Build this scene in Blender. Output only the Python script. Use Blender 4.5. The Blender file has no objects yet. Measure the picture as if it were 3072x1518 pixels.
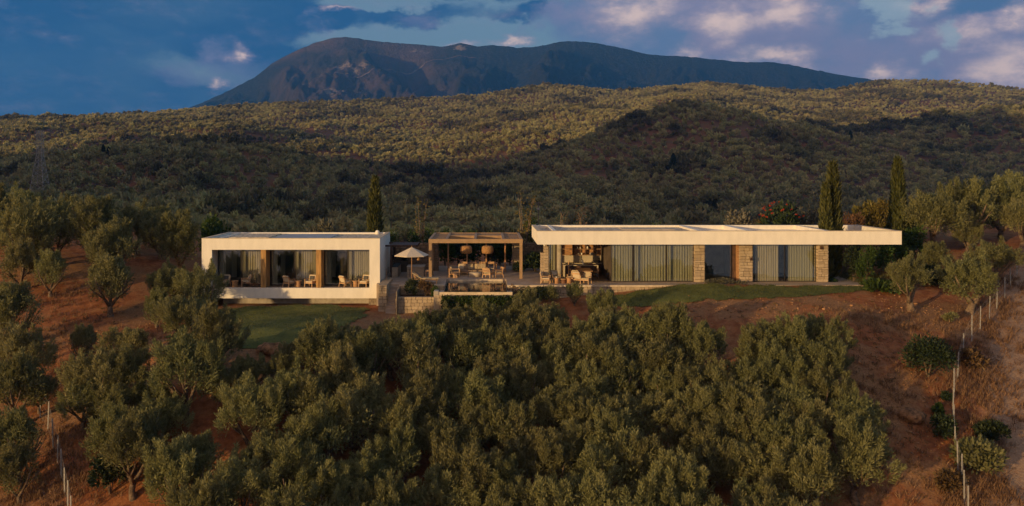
import bpy, bmesh, math, random
import numpy as np
from mathutils import Vector, Matrix

# ---------------------------------------------------------------- camera, sky, sun, exposure
sc = bpy.context.scene
COL = sc.collection
FPX, CX, CY, CAMZ = 2550.0, 1455.0, 518.0, 8.1      # focal length and principal point in photo pixels, eye height
cd = bpy.data.cameras.new('camera'); cam = bpy.data.objects.new('camera', cd); COL.objects.link(cam)
cam.location = (0, 0, CAMZ); cam.rotation_euler = (math.pi/2, 0, 0)
cd.sensor_width = 36.0; cd.lens = 36.0*FPX/3072.0
cd.shift_x = (1536-CX)/3072.0; cd.shift_y = -(759-CY)/3072.0
cd.clip_start = 0.5; cd.clip_end = 20000
sc.camera = cam

SUN_AZ, SUN_EL = math.radians(47), math.radians(5.2)    # sun stands behind the camera, to the left
SUN = Vector((-math.sin(SUN_AZ)*math.cos(SUN_EL), -math.cos(SUN_AZ)*math.cos(SUN_EL), math.sin(SUN_EL)))
sd = bpy.data.lights.new('sun', 'SUN'); sun = bpy.data.objects.new('sun', sd); COL.objects.link(sun)
sd.energy = 5.0; sd.angle = math.radians(1.0); sd.color = (1.0, 0.66, 0.28)
sun.rotation_euler = SUN.to_track_quat('Z', 'Y').to_euler(); sun.location = (-60, -50, 60)

sc.view_settings.view_transform = 'Standard'; sc.view_settings.look = 'None'
sc.view_settings.exposure = 0.32; sc.view_settings.gamma = 1.0
sc.cycles.max_bounces = 6; sc.cycles.diffuse_bounces = 2; sc.cycles.glossy_bounces = 3
sc.cycles.transparent_max_bounces = 12; sc.cycles.volume_bounces = 0; sc.cycles.transmission_bounces = 4
sc.cycles.use_adaptive_sampling = True; sc.cycles.adaptive_threshold = 0.02
sc.cycles.use_denoising = True

class NT:
    """small helper around a node tree"""
    def __init__(s, tree): s.t = tree
    def n(s, typ, **kw):
        nd = s.t.nodes.new(typ)
        for k, v in kw.items():
            if k.startswith('i_'):
                key = k[2:]; key = int(key) if key.isdigit() else key.replace('_', ' ')
                s.put(nd.inputs[key], v)
            else: setattr(nd, k, v)
        return nd
    def put(s, sock, v):
        if isinstance(v, bpy.types.NodeSocket): s.t.links.new(v, sock)
        elif isinstance(v, bpy.types.Node): s.t.links.new(v.outputs[0], sock)
        else:
            if isinstance(v, tuple) and len(v) == 3 and sock.type == 'RGBA': v = v + (1,)
            sock.default_value = v
    def m(s, op, a, b=None, c=None, clamp=False):
        nd = s.t.nodes.new('ShaderNodeMath'); nd.operation = op; nd.use_clamp = clamp
        s.put(nd.inputs[0], a)
        if b is not None: s.put(nd.inputs[1], b)
        if c is not None: s.put(nd.inputs[2], c)
        return nd.outputs[0]
    def mix(s, f, a, b):
        nd = s.t.nodes.new('ShaderNodeMix'); nd.data_type = 'RGBA'
        s.put(nd.inputs['Factor'], f); s.put(nd.inputs[6], a); s.put(nd.inputs[7], b)
        return nd.outputs[2]
    def ramp(s, v, lo, hi, a=0.0, b=1.0, smooth=True):
        nd = s.t.nodes.new('ShaderNodeMapRange'); nd.interpolation_type = 'SMOOTHSTEP' if smooth else 'LINEAR'
        s.put(nd.inputs['Value'], v); nd.inputs['From Min'].default_value = lo; nd.inputs['From Max'].default_value = hi
        nd.inputs['To Min'].default_value = a; nd.inputs['To Max'].default_value = b
        return nd.outputs['Result']
    def noise(s, vec, scale, detail=4, rough=0.55, dist=0.0):
        nd = s.n('ShaderNodeTexNoise'); nd.inputs['Scale'].default_value = scale; nd.inputs['Detail'].default_value = detail
        nd.inputs['Roughness'].default_value = rough; nd.inputs['Distortion'].default_value = dist
        if vec is not None: s.put(nd.inputs['Vector'], vec)
        return nd.outputs[0]
    def vec(s, x, y, z=0.0):
        nd = s.n('ShaderNodeCombineXYZ'); s.put(nd.inputs[0], x); s.put(nd.inputs[1], y); s.put(nd.inputs[2], z); return nd.outputs[0]

world = bpy.data.worlds.new('World'); sc.world = world; world.use_nodes = True
world.cycles.sampling_method = 'MANUAL'; world.cycles.sample_map_resolution = 256
wt = world.node_tree; wt.nodes.clear(); w = NT(wt)
sky = w.n('ShaderNodeTexSky', sky_type='NISHITA', sun_disc=False)
sky.sun_elevation = SUN_EL; sky.sun_rotation = math.atan2(SUN.x, SUN.y); sky.altitude = 50
sky.air_density = 1.0; sky.dust_density = 0.8; sky.ozone_density = 2.0
tc = w.n('ShaderNodeTexCoord'); sep = w.n('ShaderNodeSeparateXYZ'); w.put(sep.inputs[0], tc.outputs['Generated'])
az = w.m('ARCTAN2', sep.outputs[0], sep.outputs[1]); el = w.m('ARCSINE', sep.outputs[2])
def PAZ(px): return math.atan((px-CX)/FPX)
def PEL(px, py): return math.atan((CY-py)/FPX*math.cos(PAZ(px)))
wv = w.n('ShaderNodeTexNoise'); wv.inputs['Scale'].default_value = 13.0; wv.inputs['Detail'].default_value = 8; wv.inputs['Roughness'].default_value = 0.6
w.put(wv.inputs['Vector'], w.vec(az, w.m('MULTIPLY', el, 1.5), 2.2)); wsep = w.n('ShaderNodeSeparateColor'); w.put(wsep.inputs[0], wv.outputs['Color'])
azq = w.m('ADD', az, w.m('MULTIPLY', w.m('SUBTRACT', wsep.outputs[0], 0.5), 0.11))
elq = w.m('ADD', el, w.m('MULTIPLY', w.m('SUBTRACT', wsep.outputs[1], 0.5), 0.062))
def blob(px, py, rx, ry):          # ragged cloud bank centred on a direction
    a = w.m('DIVIDE', w.m('SUBTRACT', azq, PAZ(px)), rx/FPX); b = w.m('DIVIDE', w.m('SUBTRACT', elq, PEL(px, py)), ry/FPX)
    return w.m('SUBTRACT', 1.0, w.m('SQRT', w.m('ADD', w.m('MULTIPLY', a, a), w.m('MULTIPLY', b, b))), clamp=True)
def total(lst):
    o = lst[0]
    for q in lst[1:]: o = w.m('MAXIMUM', o, q)
    return o
nA = w.noise(w.vec(azq, w.m('MULTIPLY', elq, 3.4), 1.7), 4.2, 7, 0.52)        # stratus bands
nB = w.noise(w.vec(azq, w.m('MULTIPLY', elq, 1.7), 5.3), 7.0, 8, 0.56)        # heaped clouds
nC = w.noise(w.vec(az, w.m('MULTIPLY', el, 2.0), 9.1), 24.0, 6, 0.6)
gap = (0.165, 0.265, 0.385); deep = (0.014, 0.080, 0.205); lav = (0.175, 0.19, 0.32); pink = (0.66, 0.46, 0.43)
skyc = w.n('ShaderNodeVectorMath', operation='SCALE'); w.put(skyc.inputs[0], sky.outputs[0]); skyc.inputs['Scale'].default_value = 0.10
base = w.mix(0.6, skyc.outputs[0], gap)
# dark stratus: a broad bank on the left, streaks in the middle, broken bands elsewhere
bank = w.ramp(azq, PAZ(1080), PAZ(700), 0.0, 0.55)
dk = w.m('ADD', w.m('ADD', w.m('MULTIPLY', nA, 0.75), bank), w.m('MULTIPLY', total([blob(1250, 45, 300, 50), blob(1570, 48, 220, 40), blob(900, 60, 260, 60), blob(1400, -20, 300, 50)]), 0.5))
dk = w.m('SUBTRACT', dk, w.m('MULTIPLY', total([blob(1000, 108, 240, 34), blob(1350, 105, 420, 45), blob(620, 215, 240, 100), blob(1120, 12, 200, 22)]), 0.34))
base = w.mix(w.m('MULTIPLY', w.ramp(dk, 0.42, 0.72), w.ramp(w.m('ADD', w.m('MULTIPLY', nB, 0.6), w.m('MULTIPLY', nA, 0.4)), 0.3, 0.6, 0.80, 1.0)), base, deep)
# faint lavender patches low on the left
base = w.mix(w.m('MULTIPLY', w.ramp(w.m('ADD', total([blob(690, 190, 170, 110), blob(560, 235, 200, 60), blob(1250, 55, 120, 30)]), w.m('MULTIPLY', w.m('SUBTRACT', nC, 0.5), 1.2)), 0.15, 0.75), 0.6), base, (0.11, 0.145, 0.28))
# the great heaped cloud at the right
cu = w.m('ADD', w.m('MULTIPLY', w.m('SUBTRACT', nB, 0.5), 1.3), total([blob(2150, 60, 520, 260), blob(2560, 90, 480, 260), blob(2980, 110, 460, 260)]))
cum = w.ramp(cu, 0.12, 0.34)
shade = w.ramp(w.m('ADD', w.m('MULTIPLY', w.m('SUBTRACT', nB, 0.5), 2.2), total([blob(2200, 60, 460, 260), blob(2960, 110, 360, 240)])), 0.1, 0.65)
ccol = w.mix(shade, (0.12, 0.18, 0.315), (0.215, 0.205, 0.325))
base = w.mix(w.m('MULTIPLY', cum, 0.95), base, ccol)
# where the low sun still reaches: cream and pink
lit = w.m('ADD', w.m('MULTIPLY', w.m('SUBTRACT', nC, 0.5), 1.5), total([blob(1900, 18, 230, 130), blob(2340, 25, 210, 130), blob(2090, 165, 110, 60), blob(2320, 178, 190, 50), blob(2630, 226, 140, 48), blob(3040, 195, 190, 130), blob(2890, 100, 190, 65), blob(2800, 10, 150, 35),
    blob(735, 155, 50, 42), blob(655, 252, 50, 34), blob(1395, 122, 70, 24), blob(1550, 127, 90, 24), blob(1000, 28, 80, 20), blob(3060, 60, 90, 60), blob(2150, 70, 160, 110)]))
litm = w.ramp(lit, -0.05, 1.15)
base = w.mix(w.m('MULTIPLY', litm, 0.9), base, w.mix(w.m('MULTIPLY', litm, litm), (0.33, 0.275, 0.36), (0.84, 0.61, 0.52)))
# bright rifts of open sky and a darker blue one
gp = w.m('ADD', w.m('MULTIPLY', w.m('SUBTRACT', nC, 0.5), 1.6), total([blob(2690, 15, 110, 80), blob(2675, 88, 85, 40), blob(2835, 105, 60, 75), blob(2800, 175, 60, 60)]))
base = w.mix(w.m('MULTIPLY', w.ramp(gp, 0.28, 0.7), 0.75), base, (0.31, 0.40, 0.45))
base = w.mix(w.m('MULTIPLY', w.ramp(w.m('ADD', w.m('MULTIPLY', w.m('SUBTRACT', nA, 0.5), 1.0), blob(2920, 22, 190, 60)), 0.2, 0.7), 0.8), base, (0.04, 0.125, 0.26))
# the western sky glows round the setting sun
sdot = w.n('ShaderNodeVectorMath', operation='DOT_PRODUCT'); w.put(sdot.inputs[0], tc.outputs['Generated']); sdot.inputs[1].default_value = tuple(SUN)
base = w.mix(w.m('MULTIPLY', w.ramp(sdot.outputs['Value'], -0.1, 1.0), 0.78), base, (0.82, 0.53, 0.33))
bg = w.n('ShaderNodeBackground'); w.put(bg.inputs['Color'], base); bg.inputs['Strength'].default_value = 1.0
wo = w.n('ShaderNodeOutputWorld'); wt.links.new(bg.outputs[0], wo.inputs['Surface'])

# ---------------------------------------------------------------- helpers: objects
def link(o): COL.objects.link(o); return o
def tag(o, label=None, cat=None, group=None, kind=None):
    if label: o['label'] = label
    if cat: o['category'] = cat
    if group: o['group'] = group
    if kind: o['kind'] = kind
    return o
ORG = {}
def thing(name, label, cat, loc=(0, 0, 0), group=None):
    o = bpy.data.objects.new(name, None); link(o); o.location = loc; o.empty_display_size = 0.3
    ORG[o] = Vector(loc); tag(o, label, cat, group); return o
def move(o, loc, rz=0.0, scale=None):
    o.location = loc; o.rotation_euler = (0, 0, rz)
    if scale: o.scale = (scale,)*3 if not isinstance(scale, tuple) else scale
    return o
def dup(root, loc, rz=0.0, label=None, group=None, scale=None, depth=0):
    r = root.copy(); COL.objects.link(r)
    if depth == 0:
        move(r, loc, rz, scale)
        if label: r['label'] = label
        if group: r['group'] = group
    for ch in root.children:
        c = dup(ch, None, depth=depth+1); c.parent = r
    return r
def meshobj(name, verts, faces, mat=None, parent=None, world=True, smooth=False):
    me = bpy.data.meshes.new(name)
    if parent is not None and world:
        off = ORG.get(parent, Vector((0, 0, 0))); verts = [(v[0]-off.x, v[1]-off.y, v[2]-off.z) for v in verts]
    me.from_pydata(verts, [], faces); me.update()
    o = bpy.data.objects.new(name, me); link(o)
    if mat: me.materials.append(mat)
    if smooth: me.polygons.foreach_set('use_smooth', [True]*len(me.polygons))
    if parent is not None:
        o.parent = parent
        ORG[o] = ORG.get(parent, Vector((0, 0, 0)))
    return o
def npmesh(name, V, Q, mat=None, smooth=False):
    """fast mesh from numpy: V (n,3), Q (m,k) with k = 3 or 4"""
    me = bpy.data.meshes.new(name); V = np.ascontiguousarray(V, dtype=np.float32); Q = np.ascontiguousarray(Q, dtype=np.int32)
    k = Q.shape[1]
    me.vertices.add(len(V)); me.vertices.foreach_set('co', V.ravel())
    me.loops.add(Q.size); me.loops.foreach_set('vertex_index', Q.ravel())
    me.polygons.add(len(Q)); me.polygons.foreach_set('loop_start', np.arange(0, Q.size, k, dtype=np.int32))
    if smooth: me.polygons.foreach_set('use_smooth', np.ones(len(Q), dtype=bool))
    me.update(calc_edges=True); me.validate()
    if mat: me.materials.append(mat)
    return me
def oobj(name, me, parent=None, loc=None):
    o = bpy.data.objects.new(name, me); link(o)
    if parent is not None: o.parent = parent
    if loc is not None: o.location = loc
    return o

class MB:
    """mesh builder: boxes, tubes, lathes in world (or thing-local) coordinates"""
    def __init__(s): s.v = []; s.f = []
    def quad(s, *p):
        b = len(s.v); s.v += [tuple(q) for q in p]; s.f.append(tuple(range(b, b+len(p)))); return s
    def box(s, x0, x1, y0, y1, z0, z1, bev=0.0):
        b = len(s.v)
        if bev <= 0:
            s.v += [(x, y, z) for z in (z0, z1) for y in (y0, y1) for x in (x0, x1)]
            s.f += [tuple(b+i for i in q) for q in ((0, 2, 3, 1), (4, 5, 7, 6), (0, 1, 5, 4), (2, 6, 7, 3), (0, 4, 6, 2), (1, 3, 7, 5))]
            return s
        e = min(bev, (x1-x0)*.45, (y1-y0)*.45, (z1-z0)*.45)      # chamfered box
        bm = bmesh.new(); bmesh.ops.create_cube(bm, size=1)
        for q in bm.verts: q.co = Vector(((x0+x1)/2+q.co.x*(x1-x0), (y0+y1)/2+q.co.y*(y1-y0), (z0+z1)/2+q.co.z*(z1-z0)))
        bmesh.ops.bevel(bm, geom=list(bm.edges), offset=e, segments=1 if e < .03 else 2, affect='EDGES', profile=.5)
        bm.verts.index_update()
        s.v += [tuple(q.co) for q in bm.verts]; s.f += [tuple(b+q.index for q in f.verts) for f in bm.faces]; bm.free()
        return s
    def bar(s, p, q, wx, wy=None, n=4, w2=None):
        """prism or tube from p to q; wx, wy half widths; w2 end scale"""
        p, q = Vector(p), Vector(q); d = (q-p).normalized(); wy = wy or wx; w2 = 1.0 if w2 is None else w2
        up = Vector((0, 0, 1)) if abs(d.z) < .95 else Vector((0, 1, 0))
        a = d.cross(up).normalized(); c = a.cross(d).normalized(); b = len(s.v); k = 1.41421 if n == 4 else 1.0
        off = math.pi/4 if n == 4 else 0
        for P, sc_ in ((p, 1.0), (q, w2)):
            for i in range(n):
                t = 2*math.pi*i/n+off; s.v.append(tuple(P+a*(math.cos(t)*wx*k*sc_)+c*(math.sin(t)*wy*k*sc_)))
        for i in range(n): j = (i+1) % n; s.f.append((b+i, b+j, b+n+j, b+n+i))
        s.f.append(tuple(b+i for i in reversed(range(n)))); s.f.append(tuple(b+n+i for i in range(n))); return s
    def tube(s, pts, rads, n=7):
        pts = [Vector(p) for p in pts]; b = len(s.v); L = len(pts)
        for i, P in enumerate(pts):
            d = (pts[min(i+1, L-1)]-pts[max(i-1, 0)]).normalized(); up = Vector((1, 0, 0)) if abs(d.x) < .9 else Vector((0, 1, 0))
            a = d.cross(up).normalized(); c = a.cross(d).normalized()
            for k in range(n):
                t = 2*math.pi*k/n; s.v.append(tuple(P+(a*math.cos(t)+c*math.sin(t))*rads[i]))
        for i in range(L-1):
            for k in range(n):
                j = (k+1) % n; s.f.append((b+i*n+k, b+i*n+j, b+(i+1)*n+j, b+(i+1)*n+k))
        s.f.append(tuple(b+k for k in reversed(range(n)))); s.f.append(tuple(b+(L-1)*n+k for k in range(n))); return s
    def lathe(s, cx, cy, prof, n=16, sy=1.0):
        b = len(s.v); L = len(prof)
        for r, z in prof:
            for k in range(n):
                t = 2*math.pi*k/n; s.v.append((cx+math.cos(t)*r, cy+math.sin(t)*r*sy, z))
        for i in range(L-1):
            for k in range(n):
                j = (k+1) % n; s.f.append((b+i*n+k, b+i*n+j, b+(i+1)*n+j, b+(i+1)*n+k))
        s.f.append(tuple(b+k for k in reversed(range(n)))); s.f.append(tuple(b+(L-1)*n+k for k in range(n))); return s
    def xform(s, M):
        s.v = [tuple(M @ Vector(p)) for p in s.v]; return s
    def build(s, name, mat, parent=None, smooth=False, world=True):
        return meshobj(name, s.v, s.f, mat, parent, world, smooth)
def BOX(name, mat, parent, x0, x1, y0, y1, z0, z1, bev=0.0): return MB().box(x0, x1, y0, y1, z0, z1, bev).build(name, mat, parent)

# ---------------------------------------------------------------- helpers: materials
MATS = {}
def mat(name, col, rough=0.6, var=0.12, scale=6.0, bump=0.0, bscale=40.0, spec=0.3, col2=None, metal=0.0, coord='Object', stretch=None, trans=0.0, orand=0.0):
    if name in MATS: return MATS[name]
    m = bpy.data.materials.new(name); m.use_nodes = True; t = m.node_tree; t.nodes.clear(); g = NT(t)
    out = g.n('ShaderNodeOutputMaterial'); p = g.n('ShaderNodeBsdfPrincipled'); t.links.new(p.outputs[0], out.inputs[0])
    p.inputs['Roughness'].default_value = rough; p.inputs['Specular IOR Level'].default_value = spec; p.inputs['Metallic'].default_value = metal
    v = g.n('ShaderNodeTexCoord').outputs[coord]
    if stretch:
        mp = g.n('ShaderNodeMapping'); mp.inputs['Scale'].default_value = stretch; g.put(mp.inputs[0], v); v = mp.outputs[0]
    nz = g.noise(v, scale, 6, 0.62)
    c2 = col2 if col2 else tuple(c*(1-var*2.2) for c in col)
    c1 = col if col2 else tuple(c*(1+var) for c in col)
    f = g.ramp(nz, 0.32, 0.68)
    if orand > 0:
        oi = g.n('ShaderNodeObjectInfo'); f = g.m('ADD', g.m('MULTIPLY', f, 1-orand), g.m('MULTIPLY', oi.outputs['Random'], orand))
    c = g.mix(f, c2, c1); t.links.new(c, p.inputs['Base Color'])
    if bump > 0:
        bn = g.noise(v, bscale, 5, 0.65); b = g.n('ShaderNodeBump'); b.inputs['Strength'].default_value = bump; b.inputs['Distance'].default_value = 0.02
        t.links.new(bn, b.inputs['Height']); t.links.new(b.outputs[0], p.inputs['Normal'])
    MATS[name] = m; return m
def leafmat(name, dark, light, trans=0.25, rough=0.6, tint=0.35):
    """foliage: each leaf has its own shade (attribute 'lv'), each plant its own tone"""
    if name in MATS: return MATS[name]
    m = bpy.data.materials.new(name); m.use_nodes = True; t = m.node_tree; t.nodes.clear(); g = NT(t)
    out = g.n('ShaderNodeOutputMaterial'); d = g.n('ShaderNodeBsdfPrincipled'); d.inputs['Roughness'].default_value = rough; d.inputs['Specular IOR Level'].default_value = 0.25
    tr = g.n('ShaderNodeBsdfTranslucent'); mx = g.n('ShaderNodeMixShader'); mx.inputs[0].default_value = trans
    at = g.n('ShaderNodeAttribute', attribute_name='lv'); oi = g.n('ShaderNodeObjectInfo')
    c = g.mix(at.outputs['Fac'], dark, light)
    k = g.m('ADD', g.m('MULTIPLY', oi.outputs['Random'], tint), 1-tint/2)
    if name == 'olive_leaf_far':
        tn = g.n('ShaderNodeAttribute', attribute_name='tone', attribute_type='INSTANCER'); k = g.m('MULTIPLY', k, g.m('SUBTRACT', 2.0, g.m('MULTIPLY', tn.outputs['Fac'], 1.45)))
    sv = g.n('ShaderNodeVectorMath', operation='SCALE'); g.put(sv.inputs[0], c); g.put(sv.inputs['Scale'], k)
    hs = g.n('ShaderNodeHueSaturation'); g.put(hs.inputs['Color'], sv.outputs[0])
    wn = g.n('ShaderNodeTexWhiteNoise', noise_dimensions='1D'); g.put(wn.inputs['W'], oi.outputs['Random'])
    g.put(hs.inputs['Hue'], g.m('ADD', 0.485, g.m('MULTIPLY', wn.outputs['Value'], 0.03)))
    t.links.new(hs.outputs[0], d.inputs['Base Color']); t.links.new(hs.outputs[0], tr.inputs['Color'])
    t.links.new(d.outputs[0], mx.inputs[1]); t.links.new(tr.outputs[0], mx.inputs[2]); t.links.new(mx.outputs[0], out.inputs[0])
    MATS[name] = m; return m

# ---------------------------------------------------------------- terrain height
def smooth(a, b, x):
    t = np.clip((x-a)/(b-a), 0, 1); return t*t*(3-2*t)
def vnoise(x, y, seed=0):
    """value noise, vectorised"""
    x = np.asarray(x, float); y = np.asarray(y, float)
    xi = np.floor(x).astype(np.int64); yi = np.floor(y).astype(np.int64); fx = x-xi; fy = y-yi
    fx = fx*fx*(3-2*fx); fy = fy*fy*(3-2*fy)
    def h(a, b):
        n = (a*374761393+b*668265263+seed*974711) & 0x7fffffff
        n = ((n ^ (n >> 13))*1274126177) & 0x7fffffff
        return ((n ^ (n >> 16)) & 0xffff)/65535.0
    return (h(xi, yi)*(1-fx)+h(xi+1, yi)*fx)*(1-fy)+(h(xi, yi+1)*(1-fx)+h(xi+1, yi+1)*fx)*fy
def fbm(x, y, seed=0, o=4):
    r = 0; a = .5; f = 1.0
    for i in range(o): r = r+a*vnoise(np.asarray(x)*f, np.asarray(y)*f, seed+i*17); a *= .5; f *= 2.03
    return r
def WX(px, Y): return (px-CX)*Y/FPX
def WZ(py, Y): return CAMZ-(py-CY)*Y/FPX
ctl = [(-20, 63, -1.75), (-8, 63, -1.7), (-14, 61, -1.75), (-14, 50, -2.0), (-9, 49, -2.3), (-19, 49.5, -2.1), (-14, 46.5, -3.6), (-10, 42, -6.3), (-10, 36, -9.2),
       (0, 41, -8.0), (0, 36, -10), (0, 50, -4.3), (0, 56, -2.4), (0, 59.5, -1.6), (4, 60, -1.2), (9, 60, -.75), (9, 55, -2.0), (9, 50, -4.0),
       (13, 59, -.35), (20, 60, -.2), (17, 53.5, -1.2), (22, 46, -4.4), (19, 39.5, -7.5), (25, 55, -1.1), (14, 46, -5.0),
       (28, 60, -.4), (34, 59, -.7), (30, 66, .7), (39, 76, 2.4), (46, 78, 2.8), (52, 80, 3.2), (34, 54, -2.1), (27, 42, -6.9), (43, 66, 1.0), (45, 52, -2.0), (40, 40, -7),
       (-26, 58, -1.95), (-35, 70, 1.4), (-26, 68, .5), (-25, 47, -5.2), (-20, 40, -7.9), (-32, 57, -2.6), (-22, 50, -4.4), (-45, 52, -3.6), (-50, 80, 2.0), (-50, 88, 2.0), (-34, 86, 1.8), (-45, 96, .8), (-40, 40, -8.2),
       (-14, 69, -.3), (-14, 76, .2), (0, 75, -.1), (15, 75, -.1), (27, 74, .4), (-10, 88, -.6), (10, 88, -.8), (0, 100, -4), (-25, 100, -1), (30, 100, 1.5), (60, 100, 3.5), (-60, 100, 1.0), (60, 60, 0.5), (-60, 60, -1.5)]
_P = np.array(ctl, float)
def _tps_k(r2): return np.where(r2 > 0, r2*np.log(np.maximum(r2, 1e-9)), 0)
_n = len(_P); _K = _tps_k(((_P[:, None, :2]-_P[None, :, :2])**2).sum(-1))+np.eye(_n)*25
_A = np.zeros((_n+3, _n+3)); _A[:_n, :_n] = _K; _A[:_n, _n] = 1; _A[:_n, _n+1:] = _P[:, :2]; _A[_n, :_n] = 1; _A[_n+1:, :_n] = _P[:, :2].T
_w = np.linalg.solve(_A, np.concatenate([_P[:, 2], np.zeros(3)]))
def tps(X, Y):
    X = np.clip(X, -75, 75); Y = np.clip(Y, 30, 110); r = _w[_n]+_w[_n+1]*X+_w[_n+2]*Y
    for i in range(_n): r = r+_w[i]*_tps_k((X-_P[i, 0])**2+(Y-_P[i, 1])**2)
    return r
SIL = np.array([(-600, 372), (-300, 358), (0, 347), (358, 340), (572, 322), (835, 304), (1073, 296), (1192, 292), (1431, 280), (1526, 265), (1634, 250), (1729, 253), (1825, 265), (1860, 268),
                (1932, 260), (2123, 242), (2266, 254), (2385, 268), (2504, 265), (2624, 238), (2695, 234), (2862, 238), (2981, 253), (3072, 265), (3500, 310)], float)
SHADE_RIDGE_N = [-1000, -900, -800, -680, -536, -475, -360, -300, -200, -143, -112, -92, -80]  # crest profile of an added off-frame ridge that shades the valley
SHADE_RIDGE_H = [0, 8, 24, 40, 86, 98, 160, 165, 130, 84, 28, 5, 0]
SN, CS = math.sin(SUN_AZ), math.cos(SUN_AZ)
def HF(X, Y):
    """height of the ground, metres above the terrace; the terrace is z = 0"""
    X = np.asarray(X, float); Y = np.asarray(Y, float)
    prof = np.interp(Y, [-400, -180, 0, 35, 41, 50, 60, 75, 90, 110, 150, 220, 300], [-75, -66, -22, -9.8, -7.6, -4.4, -1.2, 1.2, 2.2, .5, -5, -8, -10])
    nearw = smooth(28, 36, Y)*(1-smooth(96, 125, Y))*(1-smooth(56, 85, np.abs(X)))
    z = prof+(tps(X, Y)-prof)*nearw
    # far hillside
    Yc = np.maximum(Y, 60); px = np.clip(CX+FPX*X/Yc, -600, 3500)
    F = np.interp(px, [0, 1455, 3072], [220, 250, 400]); S = np.interp(px, [0, 700, 1455, 2100, 2700, 3072], [1100, 1300, 1500, 1600, 1500, 1350])
    u = np.log(Yc/F)/np.log(S/F); sil = np.interp(px, SIL[:, 0], SIL[:, 1])+7
    uu = np.clip(u, -.6, 1.0); py = 700-(700-sil)*(uu+0.10*np.sin(np.clip(uu, 0, 1)*math.pi)*np.sin(px/260.0))
    zf = CAMZ-(py-CY)*np.minimum(Yc, S)/FPX
    zf = np.where(Yc > S, np.maximum(zf-(Yc-S)*.22-((Yc-S)/60)**2*.2, -60), zf)
    zf = zf+((fbm(X/130, Y/170, 3)-.47)*44+(fbm(X/45, Y/60, 13)-.47)*9)*smooth(.08, .4, u)*(1-smooth(.8, 1.0, u))
    dx = X-163; zf = zf+25*np.exp(-.5*(dx/np.where(dx < 0, 55, 95))**2-.5*((Y-610)/95)**2)
    zf = zf+44*np.exp(-.5*((X-480)/150)**2-.5*((Y-700)/150)**2)
    z = z+(zf-z)*smooth(100, 170, Y)
    # unseen ridge added at the left, shaped to shade the valley
    nn = X*CS-Y*SN; ss = X*SN+Y*CS
    z = z+(np.interp(nn, SHADE_RIDGE_N, SHADE_RIDGE_H)*(1+(fbm(nn/26, ss/60, 91)-.47)*.30)+smooth(-130, -170, nn)*smooth(-1000, -900, nn)*(fbm(nn/9, ss/30, 92)-.47)*14)*np.exp(-.5*((ss+120+20*np.sin(nn/70))/62)**2)
    # the platforms of the house
    pad = smooth(-7.6, -6.6, X)*(1-smooth(27, 30, X))*smooth(61.2, 61.8, Y)*(1-smooth(74, 77, Y))
    z = z+(np.minimum(z, -.35)-z)*pad
    pad2 = smooth(-21.5, -20.5, X)*(1-smooth(-7.6, -7.0, X))*smooth(61.8, 63.2, Y)*(1-smooth(69, 71.5, Y))
    z = z+(np.minimum(z, -1.7)-z)*pad2
    bump = (fbm(X/2.3, Y/2.3, 11)-.47)*.28+(fbm(X/9, Y/9, 5)-.47)*.6
    return z+bump*smooth(30, 36, Y)*(1-smooth(120, 160, Y))*(1-np.clip(pad+pad2, 0, 1))
def H1(x, y): return float(HF(np.array([x]), np.array([y]))[0])
_Yr = np.concatenate([np.arange(33, 130, .15), np.arange(130, 1700, 3.0)])
def pick(px, py, ymin=33, ymax=1700):
    """the point of the ground seen at a photo pixel"""
    Ys = _Yr[(_Yr >= ymin) & (_Yr <= ymax)]; X = WX(px, Ys); z = HF(X, Ys); r = WZ(py, Ys)
    i = np.argmax(z >= r) if (z >= r).any() else len(Ys)-1
    return Vector((float(X[i]), float(Ys[i]), float(z[i])))
# ---------------------------------------------------------------- ground sheet
def ground_mat():
    m = bpy.data.materials.new('ground'); m.use_nodes = True; t = m.node_tree; t.nodes.clear(); g = NT(t)
    out = g.n('ShaderNodeOutputMaterial'); p = g.n('ShaderNodeBsdfPrincipled'); t.links.new(p.outputs[0], out.inputs[0])
    p.inputs['Roughness'].default_value = .95; p.inputs['Specular IOR Level'].default_value = .1
    v = g.n('ShaderNodeTexCoord').outputs['Object']
    n1 = g.noise(v, .22, 6, .6); n2 = g.noise(v, 1.6, 6, .7); n3 = g.noise(v, 9, 4, .7)
    red = g.mix(g.ramp(n2, .35, .65), (.20, .072, .030), (.345, .136, .057))
    dry = g.mix(g.ramp(n3, .3, .7), (.20, .098, .045), (.34, .19, .095))
    c = g.mix(g.ramp(g.m('ADD', n1, g.m('MULTIPLY', n2, .35)), .58, .78), red, dry)
    tr = g.n('ShaderNodeAttribute', attribute_name='track'); c = g.mix(g.m('MULTIPLY', tr.outputs['Fac'], g.ramp(n2, .2, .5)), c, g.mix(g.ramp(n3, .3, .7), (.28, .17, .105), (.39, .26, .17)))
    vo = g.n('ShaderNodeTexVoronoi'); vo.inputs['Scale'].default_value = 2.4; g.put(vo.inputs['Vector'], v)
    peb = g.m('MULTIPLY', g.ramp(vo.outputs['Distance'], .16, .06), g.ramp(n1, .5, .62)); c = g.mix(g.m('MULTIPLY', peb, .8), c, (.42, .27, .15))
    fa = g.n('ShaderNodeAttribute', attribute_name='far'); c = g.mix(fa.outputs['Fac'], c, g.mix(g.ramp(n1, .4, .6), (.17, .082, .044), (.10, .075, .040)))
    t.links.new(c, p.inputs['Base Color'])
    b = g.n('ShaderNodeBump'); b.inputs['Strength'].default_value = .9; b.inputs['Distance'].default_value = .12
    t.links.new(g.m('ADD', g.m('MULTIPLY', n2, 1.0), g.m('MULTIPLY', n3, .45)), b.inputs['Height']); t.links.new(b.outputs[0], p.inputs['Normal'])
    return m
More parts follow.
